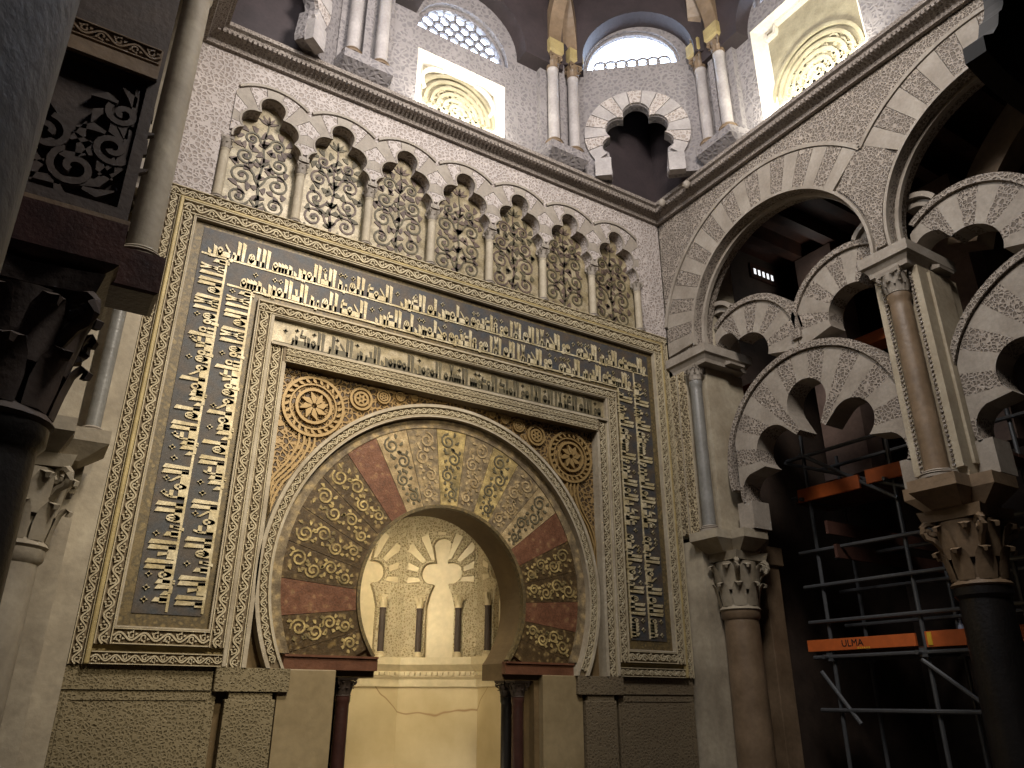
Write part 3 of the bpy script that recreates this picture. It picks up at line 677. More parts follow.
# corbel bosses on the east cornice
for y, nm in ((-.42, 'nearest the room corner'), (-.95, 'further from the room corner')):
    mb = MB(); mb.lathe((3.20, y, 8.60), [(.0, 0), (.03, .01), (.055, .05), (.06, .09), (.03, .13), (0, .14)], 12)
    tag(mb.build('cornice_boss', 'vous', smooth=True), 'small stone boss under the right hand cornice, %s' % nm, 'boss', 'bosses under the cornice')

# =================================================================== SIDE WALLS WITH ARCADES
PY = -3.47; AYS = (-1.96, -4.97); ACZ = 6.40; AR = 1.385
def side_wall(mp, sx, nm, full):
    """wall slab between room and aisle with great horseshoe arches; x = sx*3.47"""
    def hole(yc): 
        a = math.degrees(math.asin((6.20-ACZ)/AR)); return arc(yc, ACZ, AR, 180-a, a, 48)
    out = [(0, 8.86), (0, 3.62), (-.56, 3.62), (-.56, 6.2)]
    h1 = hole(AYS[0])[::-1]          # from y=-.58 towards -3.34
    out = [(0.0, 8.86), (0.0, 6.20)]+h1+[(PY+.10, 6.2), (PY-.10, 6.2)]+hole(AYS[1])[::-1]+[(-6.3, 6.20), (-6.3, 8.86)]
    mb = MB(); mb.prism(mp, out, 3.49, 3.82); struct(mb.build('wall_'+nm, 'stucco_grey'))
    for k, yc in enumerate(AYS):
        pos = 'nearer the facade' if k == 0 else 'further from the facade'
        t = thing('great_arch', 'great horseshoe arch of plain and carved voussoirs in the %s wall, %s' % ('right' if sx > 0 else 'left', pos), 'arch', mp(yc, 6.2, 3.49))
        cl = [(1, 0, -.02)] if k == 0 else []
        a0, a1 = (-6, 150) if k == 0 else (32, 190)
        if k == 0: a0, a1 = -6, 143
        else: a0, a1 = 37, 186
        # u decreases away from the facade: angle 0 is towards +y (facade)
        if k == 0: voussoirs(t, mp, (yc, ACZ), -4, 139, 21, lambda a: AR, lambda a: 1.93, 3.455, 3.49, ['vous', 'stucco_grey'], cl, gap=.015)
        else: voussoirs(t, mp, (yc, ACZ), 41, 190, 21, lambda a: AR, lambda a: 1.93, 3.455, 3.49, ['vous', 'stucco_grey'], [(-1, 0, 6.3)], gap=.015)
        mb = MB(); pts = arc(yc, ACZ, AR+.018, -6, 186, 60); mb.strip(mp, pts, .035, 3.44, 3.49); mb.build('edge_moulding', 'vous', t)
        mb = MB(); pts = [p for p in arc(yc, ACZ, 1.965, -8 if k == 0 else 40, 140 if k == 0 else 188, 48) if p[0] < -.02 and p[0] > -6.25 and p[1] < 8.56]; mb.strip(mp, pts, .05, 3.435, 3.49); mb.build('hood_moulding', 'vous', t)
        # soffit rib
        mb = MB(); mb.strip(mp, arc(yc, ACZ, AR-.02, -6, 186, 60), .05, 3.60, 3.66); mb.build('soffit_rib', 'vous', t)
def respond_box(mp, name, label, u0, u1, d0, d1, z0, z1, mat='vous', cove=.07):
    # impost block: flat fascia with a hollow moulding below
    mb = MB(); pr = [(cove, z0), (cove*.9, z0+(z1-z0)*.2), (.45*cove, z0+(z1-z0)*.42), (.0, z0+(z1-z0)*.5), (0, z1)]
    L = []
    for o, z in pr: L.append([mp(u0+o, z, d0+o), mp(u1-o, z, d0+o), mp(u1-o, z, d1-o), mp(u0+o, z, d1-o)])
    vs = [p for q in L for p in q]; fs = [(0, 1, 2, 3), tuple(range(len(vs)-4, len(vs)))]
    for j in range(len(pr)-1):
        for i in range(4): fs.append((4*j+i, 4*j+(i+1) % 4, 4*j+4+(i+1) % 4, 4*j+4+i))
    mb.add(vs, fs); return tag(mb.build(name, mat), label, 'impost block')
def abacus(mp, label, u, d, z0, z1, mat):
    # cross shaped abacus: two crossing blocks with splayed undersides
    t = thing('abacus', label, 'abacus', mp(u, z0, d)); 
    for du, dd, nm in ((.24, .48, 'cross_arm'), (.45, .22, 'long_arm')):
        mb = MB(); vs = []
        for k, z in ((.62, z0), (.98, z0+(z1-z0)*.55), (1, z0+(z1-z0)*.58), (1, z1-(.001 if nm == 'cross_arm' else 0))):
            vs += [mp(u-du*k, z, d-dd*k), mp(u+du*k, z, d-dd*k), mp(u+du*k, z, d+dd*k), mp(u-du*k, z, d+dd*k)]
        fs = [(0, 1, 2, 3), (12, 13, 14, 15)]+[(4*j+i, 4*j+(i+1) % 4, 4*j+4+(i+1) % 4, 4*j+4+i) for j in range(3) for i in range(4)]
        mb.add(vs, fs); mb.build(nm, mat, t)
    return t
side_wall(east, 1, 'east', True)
# north respond of the east wall (upper part): plain jamb with two carved strips and an engaged column
def respond(mp, sx, sd):
    mb = MB(); mb.prism(mp, rect(-.56, .12, 3.62, 5.95), 3.62, 4.35); mb.prism(mp, rect(-.30, .12, 3.62, 5.95), 3.49, 3.62); struct(mb.build('wall_'+sd, 'white'))
    mb = MB(); mb.prism(mp, rect(-.30, .12, 0, 3.55), 3.49, 4.35); mb.prism(mp, rect(-.6, .12, 6.2, 8.86), 3.82, 4.35); struct(mb.build('wall_'+sd, 'plaster'))
    if sx > 0: mb = MB(); mb.prism(mp, rect(-.145, -.02, 3.64, 5.95), 3.46, 3.49); vine(mb, lambda s, t, d: mp(-.082+t, 3.64+s, d), 2.3, .12, 3.445, 3.46); tag(mb.build('carved_strip', 'stucco'), 'carved stucco strip in the %s room corner beside the facade' % ('right' if sx > 0 else 'left'), 'carved strip')
    if sx > 0: mb = MB(); mb.prism(mp, rect(-.29, -.175, 3.64, 5.95), 3.46, 3.49); vine(mb, lambda s, t, d: mp(-.232+t, 3.64+s, d), 2.3, .11, 3.445, 3.46); tag(mb.build('carved_strip', 'stucco'), 'carved stucco strip next to the engaged column of the %s room corner' % ('right' if sx > 0 else 'left'), 'carved strip')
    if sx > 0: mb = MB(); mb.prism(mp, rect(-.165, -.15, 3.64, 8.5 if 0 else 5.95), 3.44, 3.49); struct(mb.build('trim_3', 'white'))
    respond_box(mp, 'impost_block', 'impost block at the springing of the great arch in the %s room corner' % ('right' if sx > 0 else 'left'), -.78, .0, 3.40, 4.35, 5.95, 6.20)
    column('engaged_column', 'grey marble engaged column under the impost of the %s room corner' % ('right' if sx > 0 else 'left'), mp(-.46, 0, 3.50)[0], -.46, 3.62, 5.95, .085 if sx > 0 else .06, .22, 'grey', 'vous', .08, 'column', r1=.10)
    abacus(mp, 'cross shaped abacus over the column of the %s room corner' % ('right' if sx > 0 else 'left'), -.46, 3.84, 3.36, 3.62, 'plaster')
    column('aisle_column', ('brown marble column standing at the right end of the facade' if sx > 0 else 'pale column half hidden behind the dark foreground capital on the left'), mp(-.5, 0, 3.86)[0], -.5, 0, 3.36, .225, .72, 'brownst' if sx > 0 else 'plaster', 'plaster', .25, 'column', r1=.28, n=8)
respond(east, 1, 'east'); respond(west, -1, 'west')
# west wall over its arch
mb = MB(); a = math.degrees(math.asin((6.20-ACZ)/AR)); hh = arc(AYS[0], ACZ, AR, a, 180-a, 48)
mb.prism(west, [(0, 8.86), (0, 6.2)]+hh+[(-3.6, 6.2), (-3.6, 8.86)], 3.47, 3.85); struct(mb.build('wall_west', 'plaster'))
# ---- east central pier
t = thing('arcade_pier', 'tall cream pier with beaded strips between the two great arches of the right wall', 'pier', (3.9, PY-.03, 3.62))
py = PY-.03
mb = MB(); mb.prism(east, rect(py-.25, py+.25, 3.62, 5.95), 3.62, 4.3); mb.build('body', 'white', t)
for s_ in (-1, 1):
    mb = MB(); mb.prism(east, rect(*sorted((py+s_*.15, py+s_*.25)), 3.70, 5.95), 3.55, 3.62); mb.build('side_strip', 'white', t)
    mb = MB()
    for i in range(44): z = 3.73+i*.05; mb.convex(east, [(py+s_*.165+p[0], z+p[1]) for p in arc(0, 0, .017, 0, 315, 7)], 3.535, 3.56)
    mb.build('bead_strip', 'stucco_grey', t)
    mb = MB(); mb.box(*(3.72, 4.1), *(sorted((py-.25-.03, py-.25)) if s_ < 0 else (py-.285, py-.25)), 3.75, 5.9) if s_ < 0 else None
    if s_ < 0: mb.build('back_strip', 'white', t)
column('engaged_column', 'brown marble engaged column on the front of the central right pier', 3.53, py, 3.62, 5.95, .115, .28, 'brownst', 'vous', .08, 'column', r1=.14)
respond_box(east, 'impost_block', 'impost block on top of the central pier of the right wall', py-.29, py+.29, 3.36, 4.3, 5.95, 6.20)
abacus(east, 'cross shaped abacus above the dark column of the central right pier', py, 3.84, 3.34, 3.62, 'brownst')
column('aisle_column', 'dark marble column at the right edge below the central pier', 3.86, py, 0, 3.34, .235, .74, 'dark', 'brownst', .25, 'column', r1=.30)
mb = MB(); mb.prism(east, [(py, 7.86)]+[(py+.0, 7.86)]+arc(AYS[0], ACZ, AR+.06, 141, 184, 16)+arc(AYS[1], ACZ, AR+.06, -4, 39, 16), 3.46, 3.49)
tag(mb.build('spandrel_panel', 'stucco_grey'), 'carved stucco spandrel between the two great arches above the central right pier', 'spandrel panel')
# ---- multifoil arches under the great arches
MFL = lobed([(0, .60, .285), (.56, .16, .28), (-.56, .16, .28), (.90, -.32, .24), (-.90, -.32, .24)], .3)
for k, yc in enumerate(AYS):
    pos = 'nearer the facade' if k == 0 else 'further from the facade'; zc = 4.42; yc2 = yc
    t = thing('multifoil_arch', 'five lobed arch of striped voussoirs low in the right wall, %s' % pos, 'arch', (3.8, yc2, 3.62))
    voussoirs(t, east, (yc2, zc), -22, 202, 19, MFL, lambda a: min(1.24, 1.18/max(.01, abs(cos(a)))), 3.80, 4.12, ['stucco_grey', 'vous'], [(0, -1, -3.63)], gap=.0, steps=8)
    mb = MB(); pts = [p for p in arc(yc2, zc, 1.285, -12, 192, 50)]; mb.strip(east, pts, .07, 3.76, 4.10); mb.strip(east, arc(yc2, zc, 1.335, 0, 180, 40), .03, 3.80, 4.05); mb.build('hood_moulding', 'stucco_grey', t)
    for s_ in (-1, 1):
        x0, x1 = sorted((yc2+s_*1.02, yc2+s_*1.255)); mb = MB(); mb.prism(east, rect(x0, x1, 3.63, 3.98), 3.80, 4.12); mb.build('springer', 'vous', t)
    # twin lobed arches standing on it
    for s_ in (-1, 1):
        side = 'left' if s_ > 0 else 'right'
        t = thing('twin_arch', '%s half of the twin openwork arches in the great arch %s' % (side, pos), 'arch', (3.82, yc+s_*.78, 5.85))
        cc = (yc+s_*.80, 5.93); TF = lobed([(0, .02, .33), (s_*.36, .30, .2)], .3)
        voussoirs(t, east, cc, (6 if s_ > 0 else -14), (194 if s_ > 0 else 174), 11, TF, lambda a: .80, 3.84, 4.12, ['vous', 'stucco_grey'], [(s_, 0, s_*yc+1.36)], steps=6)
        mb = MB(); pts = [p for p in arc(*cc, .835, -4, 184, 40) if s_*p[0] < s_*yc+1.33]; mb.strip(east, pts, .07, 3.80, 4.10); mb.strip(east, [p for p in arc(*cc, .885, 5, 175, 36) if s_*p[0] < s_*yc+1.33], .03, 3.84, 4.06); mb.build('hood_moulding', 'stucco_grey', t)
        c2 = (yc+s_*1.28, 6.62); mb = MB(); pts = [p for p in arc(*c2, .33, -10, 190, 24) if s_*p[0] < s_*yc+1.37 and math.hypot(p[0]-cc[0], p[1]-cc[1]) > .86]
        if len(pts) > 2: mb.strip(east, pts, .06, 3.80, 4.10)
        pts = [p for p in arc(*c2, .27, -10, 190, 24) if s_*p[0] < s_*yc+1.37 and math.hypot(p[0]-cc[0], p[1]-cc[1]) > .87]
        if len(pts) > 2: mb.strip(east, pts, .12, 3.86, 4.08)
        mb.build('small_lobe', 'vous', t)
# =================================================================== WEST FOREGROUND
t = thing('arcade_pier', 'dark pier with carved leaf panel above the foreground capital on the left', 'pier', (-4.2, -3.2, 3.6))
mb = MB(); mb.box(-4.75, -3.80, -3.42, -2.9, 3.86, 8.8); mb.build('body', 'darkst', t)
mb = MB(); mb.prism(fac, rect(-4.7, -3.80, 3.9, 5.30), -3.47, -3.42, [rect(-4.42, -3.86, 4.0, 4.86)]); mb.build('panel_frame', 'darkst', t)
mb = MB(); mb.prism(fac, rect(-4.75, -3.785, 3.86, 3.92), -3.50, -3.42); mb.build('ledge', 'brownst', t)
mb = MB(); mb.prism(fac, rect(-4.75, -3.82, 4.88, 4.97), -3.50, -3.42); mb.build('upper_ledge', 'brownst', t)
mb = MB()
for (cx, cz, r_, a0, sg) in ((-4.10, 4.17, .12, 2.2, 1), (-3.95, 4.36, .10, -.6, -1), (-4.26, 4.34, .11, 1.5, -1), (-3.94, 4.60, .08, 2.6, 1)):
    pts = spiral(cx, cz, r_, a0, 1.3, sg); mb.strip(fac, pts, .034, -3.46, -3.42)
    for q in range(6):
        a = q*1.05; mb.strip(fac, [(cx+r_*cos(a), cz+r_*sin(a)), (cx+(r_+.05)*cos(a+.3), cz+(r_+.05)*sin(a+.3)), (cx+(r_+.10)*cos(a+.7), cz+(r_+.10)*sin(a+.7))], [.02, .05, .008], -3.455, -3.42)
mb.strip(fac, [(-4.34, 4.05), (-4.15, 4.07), (-3.98, 4.12), (-3.90, 4.25), (-3.885, 4.5), (-3.90, 4.8)], [.03, .05, .05, .045, .04, .02], -3.455, -3.42)
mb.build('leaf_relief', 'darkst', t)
mb = MB(); mb.prism(fac, rect(-4.7, -3.82, 4.985, 5.11), -3.48, -3.42); mp_, L_ = vline((-4.7, 5.045), (-3.83, 5.045)); vine(mb, mp_, L_, .11, -3.495, -3.48); mb.build('upper_frieze', 'brownst', t)
ab = thing('abacus', 'dark reddish cross shaped abacus between the foreground capital and its carved pier', 'abacus', (-4.1, -3.2, 3.3))
for (x0, x1, y0, y1, nm, prof) in ((-4.75, -3.79, -3.56, -2.85, 'long_arm', ((.10, 3.55), (.02, 3.60), (.0, 3.62), (0, 3.86))), (-4.3, -3.575, -3.38, -3.06, 'cross_arm', ((.02, 3.60), (.0, 3.61), (.0, 3.68), (0, 3.83)))):
    mb = MB(); L = []
    for o, z in prof: L.append([(x0+o, y0+o, z), (x1-o, y0+o, z), (x1-o, y1-o, z), (x0+o, y1-o, z)])
    vs = [p for q in L for p in q]; mb.add(vs, [(0, 1, 2, 3), (12, 13, 14, 15)]+[(4*j+i, 4*j+(i+1) % 4, 4*j+4+(i+1) % 4, 4*j+4+i) for j in range(3) for i in range(4)])
    mb.build(nm, 'redporph', ab)
column('aisle_column', 'black marble column with dark leafy capital in the left foreground', -4.15, -3.25, 0, 3.55, .225, .76, 'dark', 'darkst', .25, 'column', r1=.30)
column('engaged_column', 'pale engaged column on the room side of the dark carved pier at the left', -3.70, -3.22, 3.83, 6.2, .085, .26, 'plaster', 'plaster', .08, 'column', r1=.13)
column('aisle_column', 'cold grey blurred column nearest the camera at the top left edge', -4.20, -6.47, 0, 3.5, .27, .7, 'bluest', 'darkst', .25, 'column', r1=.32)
# =================================================================== SOUTH ARCADE FRAGMENT (top right edge)
t = thing('lobed_arch', 'black silhouetted cusp of a near lobed arch at the top right edge', 'arch', (.3, -6.2, 4.36))
sh = [(-.55, 4.42), (-.53, 4.53), (-.40, 4.62), (-.30, 4.74), (-.24, 4.86)]+arc(-.62, 5.25, .55, -38, 60, 12)+[(-.1, 6.1), (1.2, 6.1), (1.2, 4.36), (-.30, 4.36), (-.42, 4.38)]
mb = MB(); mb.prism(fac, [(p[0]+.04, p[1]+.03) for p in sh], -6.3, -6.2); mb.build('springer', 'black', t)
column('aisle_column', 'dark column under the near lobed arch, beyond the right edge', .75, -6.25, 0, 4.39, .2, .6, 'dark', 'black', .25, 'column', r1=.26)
# =================================================================== DRUM
HW = 1.55
def oct_seg(A, B):
    A = Vector(A); B = Vector(B); t_ = (B-A).normalized(); n_ = Vector((t_.y, -t_.x))     # n_ points into the room
    return (lambda u, v, d: (A.x+t_.x*u-n_.x*d, A.y+t_.y*u-n_.y*d, v)), (B-A).length      # d > 0 goes outwards
def lattice(mb, mp, x0, x1, z0, z1, d0, d1, kind, clipf, wd=.028):
    # pierced stone screen: interlaced circles and stars
    st_ = .17; nx, nz = int((x1-x0)/st_)+1, int((z1-z0)/st_)+1
    for i in range(nx+1):
        for j in range(nz+1):
            cx, cz = x0+i*st_+(st_/2 if j % 2 else 0), z0+j*st_*.87
            pts = [(cx+.105*cos(2*PI*q/12), cz+.105*sin(2*PI*q/12)) for q in range(12)]
            if all(clipf(p) for p in pts): mb.strip(mp, pts, wd, d0, d1, True)
def drum_facet(A, B, idx, win):
    mp, L = oct_seg(A, B); cx = L/2+win.get('off', 0); ww = win['w']/2; z0, z1 = 8.95, win['top']
    r_ = win['lr']; lz = win['lz']
    rh = rect(cx-ww, cx+ww, z0, z1); lh = [(cx-r_, lz)]+arc(cx, lz, r_, 180, 0, 24)[1:-1]+[(cx+r_, lz)]
    mb = MB(); mb.prism(mp, rect(0, L, 8.84, 12.6), .05, .28, [rh, lh]); struct(mb.build('wall_drum', 'pale'))
    # great framing arch round the bay
    ra = L/2-.70; mb = MB()
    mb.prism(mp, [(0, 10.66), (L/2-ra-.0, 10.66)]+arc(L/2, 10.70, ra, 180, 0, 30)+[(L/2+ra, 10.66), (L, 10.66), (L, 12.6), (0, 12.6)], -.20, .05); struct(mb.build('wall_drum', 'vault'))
    w_ = thing('window_%d' % idx, '', '', mp(cx, z0, .3)); del w_['label']; del w_['category']; struct(w_)
    # splayed white reveal round the stone lattice
    mb = MB(); a_ = rect(cx-ww, cx+ww, z0, z1); b_ = rect(cx-ww+.16, cx+ww-.10, z0+.34, z1-.10)
    mb.add([mp(p[0], p[1], .052) for p in a_]+[mp(p[0], p[1], .215) for p in b_]+[mp(p[0], p[1], .26) for p in a_], [(i, (i+1) % 4, 4+(i+1) % 4, 4+i) for i in range(4)]+[(i, (i+1) % 4, 8+(i+1) % 4, 8+i) for i in range(4)])
    mb.build('splayed_reveal', 'limewash', w_)
    mb = MB(); mb.prism(mp, rect(cx-ww-.05, cx+ww+.05, z0-.05, z1+.05), .22, .26); mb.build('alabaster_pane', 'lattice', w_)
    mb = MB()
    for q in range(6):
        rr = ww*(.86-.14*q)
        mb.strip(mp, [(cx+rr*cos(rad(a))*1.0, z0+.36+rr*1.0*sin(rad(a))) for a in range(0, 181, 8)], .045, .17, .22)
    lattice(mb, mp, cx-ww+.08, cx+ww-.08, z0+.1, z1-.08, .185, .22, 0, lambda p: cx-ww+.03 < p[0] < cx+ww-.03 and z0 < p[1] < z1 and math.hypot(p[0]-cx, (p[1]-z0-.36)/1.0) < ww*.72)
    mb.build('lattice', 'lattice', w_)
    sh_ = rect(cx-ww, cx+ww, z0, z1); LFN = lobed([(0, .52*ww, .42*ww), (.5*ww, .08*ww, .44*ww), (-.5*ww, .08*ww, .44*ww)], .3)
    cz = z0+.45*(z1-z0)+.16
    hole = [(cx-ww*.93, z0+.06)]+[(cx-ww*.93, cz)]+polar((cx, cz), lambda a: LFN(a)*.98*(z1-z0)/(1.15), 178, 2, 40)[1:-1]+[(cx+ww*.93, cz), (cx+ww*.93, z0+.06)]
    mb = MB(); hp = [p for p in polar((cx, cz), lambda a: LFN(a)*.9*(z1-z0)/1.15, 190, -10, 50)]
    mb.strip(mp, [p for p in hp if abs(p[0]-cx) < ww-.1 and p[1] < z1-.08], .05, .15, .22); mb.build('lobed_moulding', 'limewash', w_)
    mb = MB(); lattice(mb, mp, cx-r_+.06, cx+r_, lz, lz+r_, .16, .20, 0, lambda p: p[1] > lz+.02 and math.hypot(p[0]-cx, p[1]-lz) < r_+.03, .016)
    mb.strip(mp, arc(cx, lz, r_-.02, 0, 180, 24), .06, .14, .22)
    mb.build('lunette_lattice', 'pale', w_)
VN = [(-HW, 0), (HW, 0)]; VE = [(3.47, -1.45), (3.47, -4.55)]
drum_facet((-HW, 0), (HW, 0), 1, dict(w=1.42, top=10.05, lr=.76, lz=10.45, off=-.07))
drum_facet((3.47, -1.45), (3.47, -4.55), 2, dict(w=1.62, top=10.75, lr=.68, lz=11.1))
# lamps' warm sills are real lights; squinches on the diagonals
SQF = lobed([(0, .36, .20), (.27, .10, .20), (-.27, .10, .20), (.36, -.22, .17), (-.36, -.22, .17)], .2)
def squinch(A, B, nm):
    mp, L = oct_seg(A, B); cx = L*.46; c_ = (cx, 9.62); r_ = .76; lz = 10.98
    hole = [(cx-.40, 8.90)]+[(cx-.44, 9.30)]+polar(c_, SQF, 205, -25, 60)+[(cx+.44, 9.30), (cx+.40, 8.90)]
    lh = [(cx-r_, lz)]+arc(cx, lz, r_, 180, 0, 24)[1:-1]+[(cx+r_, lz)]
    mb = MB(); mb.prism(mp, [(-.25, 8.84)]+hole[:0]+[(cx-.42, 8.84)]+hole+[(cx+.42, 8.84), (L+.25, 8.84), (L+.25, 12.6), (-.25, 12.6)], .0, .14, [lh]); struct(mb.build('wall_drum', 'pale'))
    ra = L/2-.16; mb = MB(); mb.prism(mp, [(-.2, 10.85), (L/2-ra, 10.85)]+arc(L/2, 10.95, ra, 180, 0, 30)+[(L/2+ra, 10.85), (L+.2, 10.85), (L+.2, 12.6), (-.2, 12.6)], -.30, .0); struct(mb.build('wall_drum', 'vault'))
    t = thing('squinch_arch', 'five lobed squinch arch across the %s corner of the drum' % nm, 'arch', mp(cx, 8.9, 0))
    voussoirs(t, mp, c_, -38, 218, 15, lambda a: SQF(a)+.01, lambda a: .80, -.05, .0, ['drumcol', 'stucco_pale'], [(0, -1, -8.9)], gap=.03)
    for s_ in (-1, 1):
        x0, x1 = sorted((cx+s_*.42, cx+s_*.66)); mb = MB(); mb.prism(mp, rect(x0, x1, 8.80, 9.12), -.12, .0); mb.build('springer', 'drumcol', t)
    w_ = thing('window_3' if nm == 'right' else 'window_4', '', '', mp(cx, lz, .2)); del w_['label']; del w_['category']; struct(w_)
    mb = MB(); lattice(mb, mp, cx-r_, cx+r_, lz-.02, lz+.28, .08, .11, 0, lambda p: p[1] > lz-.12 and p[1] < lz+.24 and math.hypot(p[0]-cx, p[1]-lz) < r_+.02)
    mb.strip(mp, arc(cx, lz, r_-.02, 0, 180, 24), .04, .05, .12); mb.build('lunette_lattice', 'pale', w_)
squinch((1.9, .0), (3.47, -1.3), 'right'); squinch((-3.47, -1.3), (-1.9, .0), 'left')
# square corner shells behind the squinches
for s_ in (-1, 1):
    mb = MB(); x0, x1 = sorted((s_*1.5, s_*3.9)); mb.box(x0, x1, .0, .4, 8.84, 10.75); x0, x1 = sorted((s_*3.47, s_*3.9)); mb.box(x0, x1, -1.5, .0, 8.84, 10.75)
    mb.add([(s_*1.9, .1, 10.75), (s_*3.9, .1, 10.75), (s_*3.9, -1.35, 10.75)], [(0, 1, 2)]); struct(mb.build('wall_drum', 'vault'))  # recess gloom of the corner put into the dark shell colour
# remaining drum walls and the dome shell
for A, B in (((3.47, -4.55), (1.9, -6.0)), ((1.9, -6.0), (-1.9, -6.0)), ((-1.9, -6.0), (-3.47, -4.55)), ((-3.47, -4.55), (-3.47, -1.45))):
    mp, L = oct_seg(A, B); mb = MB(); mb.prism(mp, rect(-.2, L+.2, 8.84, 12.6), .0, .4); struct(mb.build('wall_drum', 'pale'))
oc = [(-1.9, .5), (1.9, .5), (3.97, -1.3), (3.97, -4.6), (1.9, -6.4), (-1.9, -6.4), (-3.97, -4.6), (-3.97, -1.3)]
mb = MB(); rings = [[((p[0])*k, (p[1]+3.0)*k-3.0, z) for p in oc] for k, z in ((1.0, 12.5), (.95, 13.2), (.75, 14.0), (.4, 14.6), (.05, 14.8))]
mb.add([p for r_ in rings for p in r_], [(8*j+i, 8*j+(i+1) % 8, 8*j+8+(i+1) % 8, 8*j+8+i) for j in range(4) for i in range(8)]+[tuple(range(32, 40))])
struct(mb.build('ceiling', 'vault'))
# paired drum columns on corbelled pedestals, with gilded imposts and ribs
def drum_pair(c, tdir, ndir, where):
    c = Vector(c); t_ = Vector(tdir).normalized(); n_ = Vector(ndir).normalized()
    mpq = lambda u, v, d: (c.x+t_.x*u+n_.x*d, c.y+t_.y*u+n_.y*d, v)
    t = thing('column_pedestal', 'angular stone pedestal under the paired columns %s' % where, 'pedestal', mpq(0, 8.86, .1))
    mb = MB(); vs = []
    for z, h, d in ((8.84, .36, .10), (8.98, .40, .30), (9.10, .40, .30), (9.14, .37, .27)): vs += [mpq(-h, z, -.05), mpq(h, z, -.05), mpq(h*.82, z, d), mpq(-h*.82, z, d)]
    mb.add(vs, [(0, 1, 2, 3), (12, 13, 14, 15)]+[(4*j+i, 4*j+(i+1) % 4, 4*j+4+(i+1) % 4, 4*j+4+i) for j in range(3) for i in range(4)]); mb.build('block', 'pale', t)
    mb = MB(); mb.convex(mpq, rect(-.36, .36, 9.14, 11.0), -.1, .05); mb.convex(mpq, rect(-.05, .05, 9.14, 11.0), .05, .13); mb.build('backing_pier', 'pale', t)
    for s_ in (-1, 1):
        p = mpq(s_*.19, 0, .15); sd = 'left' if s_ > 0 else 'right'
        column('drum_column', '%s column of the drum pair %s' % (sd, where), p[0], p[1], 9.14, 10.86, .085, .26, 'drumcol', 'brownst', .10, 'column', 'paired columns of the drum', r1=.11, rows=1)
        mb = MB(); q = mpq
        vs = []
        for z, h in ((10.86, .10), (10.90, .13), (11.12, .13)): vs += [mpq(s_*.19-h, z, .15-h), mpq(s_*.19+h, z, .15-h), mpq(s_*.19+h, z, .15+h), mpq(s_*.19-h, z, .15+h)]
        mb.add(vs, [(0, 1, 2, 3), (8, 9, 10, 11)]+[(4*j+i, 4*j+(i+1) % 4, 4*j+4+(i+1) % 4, 4*j+4+i) for j in range(2) for i in range(4)])
        tag(mb.build('gilded_impost', 'ridge'), 'gilded impost on the %s column of the pair %s' % (sd, where), 'impost block', 'gilded imposts of the drum')
        # rib springing from it and crossing the dome
        P0 = Vector(mpq(s_*.19, 11.12, .15)); far = Vector((0, -3.0, 0))+(Vector((P0.x, P0.y, 0))-Vector((0, -3.0, 0))).normalized()*-3.2
        rot_ = Matrix.Rotation(s_*rad(40), 4, 'Z'); ctr = Vector((0, -3.0, 0)); P1 = ctr+rot_ @ (far-ctr); P1.z = 11.12
        mb = MB(); pts = []; side = (Vector((P1.x, P1.y, 0))-Vector((P0.x, P0.y, 0))).normalized(); perp = Vector((-side.y, side.x, 0)); N = 20; vs = []
        for i in range(N+1):
            a = PI*i/N*.5; f = (1-cos(a)); base = P0.lerp(P1, .5*f); z = 11.12+1.9*sin(a)
            nrm = Vector((side.x*cos(a), side.y*cos(a), -sin(a)*1.0)).normalized()
            for (w1, h1) in ((-.11, 0), (.11, 0), (.11, -.2), (-.11, -.2)): vs.append(Vector((base.x, base.y, z))+perp*w1+nrm*(h1+.1))
        fs = [(4*i+k, 4*i+(k+1) % 4, 4*i+4+(k+1) % 4, 4*i+4+k) for i in range(N) for k in range(4)]+[(0, 1, 2, 3), (4*N, 4*N+1, 4*N+2, 4*N+3)]
        mb.add(vs, fs); tag(mb.build('dome_rib', 'brownst'), 'dome rib rising from the %s column of the pair %s' % (sd, where), 'rib', 'ribs of the dome')
drum_pair((-1.57, 0), (-1, 0), (0, -1), 'left of the facade window')
drum_pair((1.57, 0), (-1, 0), (0, -1), 'beside the facade window and squinch')
drum_pair((3.47, -1.55), (0, 1), (-1, 0), 'left of the right hand window')
# =================================================================== AISLE EAST: back wall, ceiling, scaffold
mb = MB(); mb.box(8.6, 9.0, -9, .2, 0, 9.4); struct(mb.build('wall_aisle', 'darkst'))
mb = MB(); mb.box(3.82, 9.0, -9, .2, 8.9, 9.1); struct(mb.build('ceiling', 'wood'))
for i in range(9):
    mb = MB(); mb.box(4.0, 8.6, -.6-i*.62, -.42-i*.62, 8.62, 8.9); tag(mb.build('ceiling_beam', 'wood'), 'dark timber beam across the ceiling of the right aisle', 'beam', 'timber ceiling beams of the right aisle')
mb = MB(); mb.box(6.2, 6.6, -1.15, -.45, 4.9, 8.6); mb.box(6.15, 6.65, -1.2, -.4, 4.7, 4.9); tag(mb.build('aisle_pier', 'pink'), 'pinkish plaster pier behind the first great arch on the right', 'pier')
mb = MB(); mb.box(6.1, 6.5, -3.2, -2.6, 4.6, 8.6); tag(mb.build('aisle_pier', 'pink'), 'pinkish plaster pier behind the central pier of the right wall', 'pier')
mb = MB(); mb.box(4.5, 4.8, -.42, -.1, 0, 3.55); mb.box(4.44, 4.86, -.46, -.06, 3.3, 3.55); tag(mb.build('pilaster', 'brownst', bevel=.01), 'brown pilaster behind the right hand facade column', 'pilaster')
mb = MB(); mb.strip(east, arc(-6.4, 5.6, 2.75, 20, 100, 30), .34, 4.55, 4.9); tag(mb.build('aisle_arch', 'brownst'), 'plain brown arch rib behind the second great arch at the right edge', 'arch')
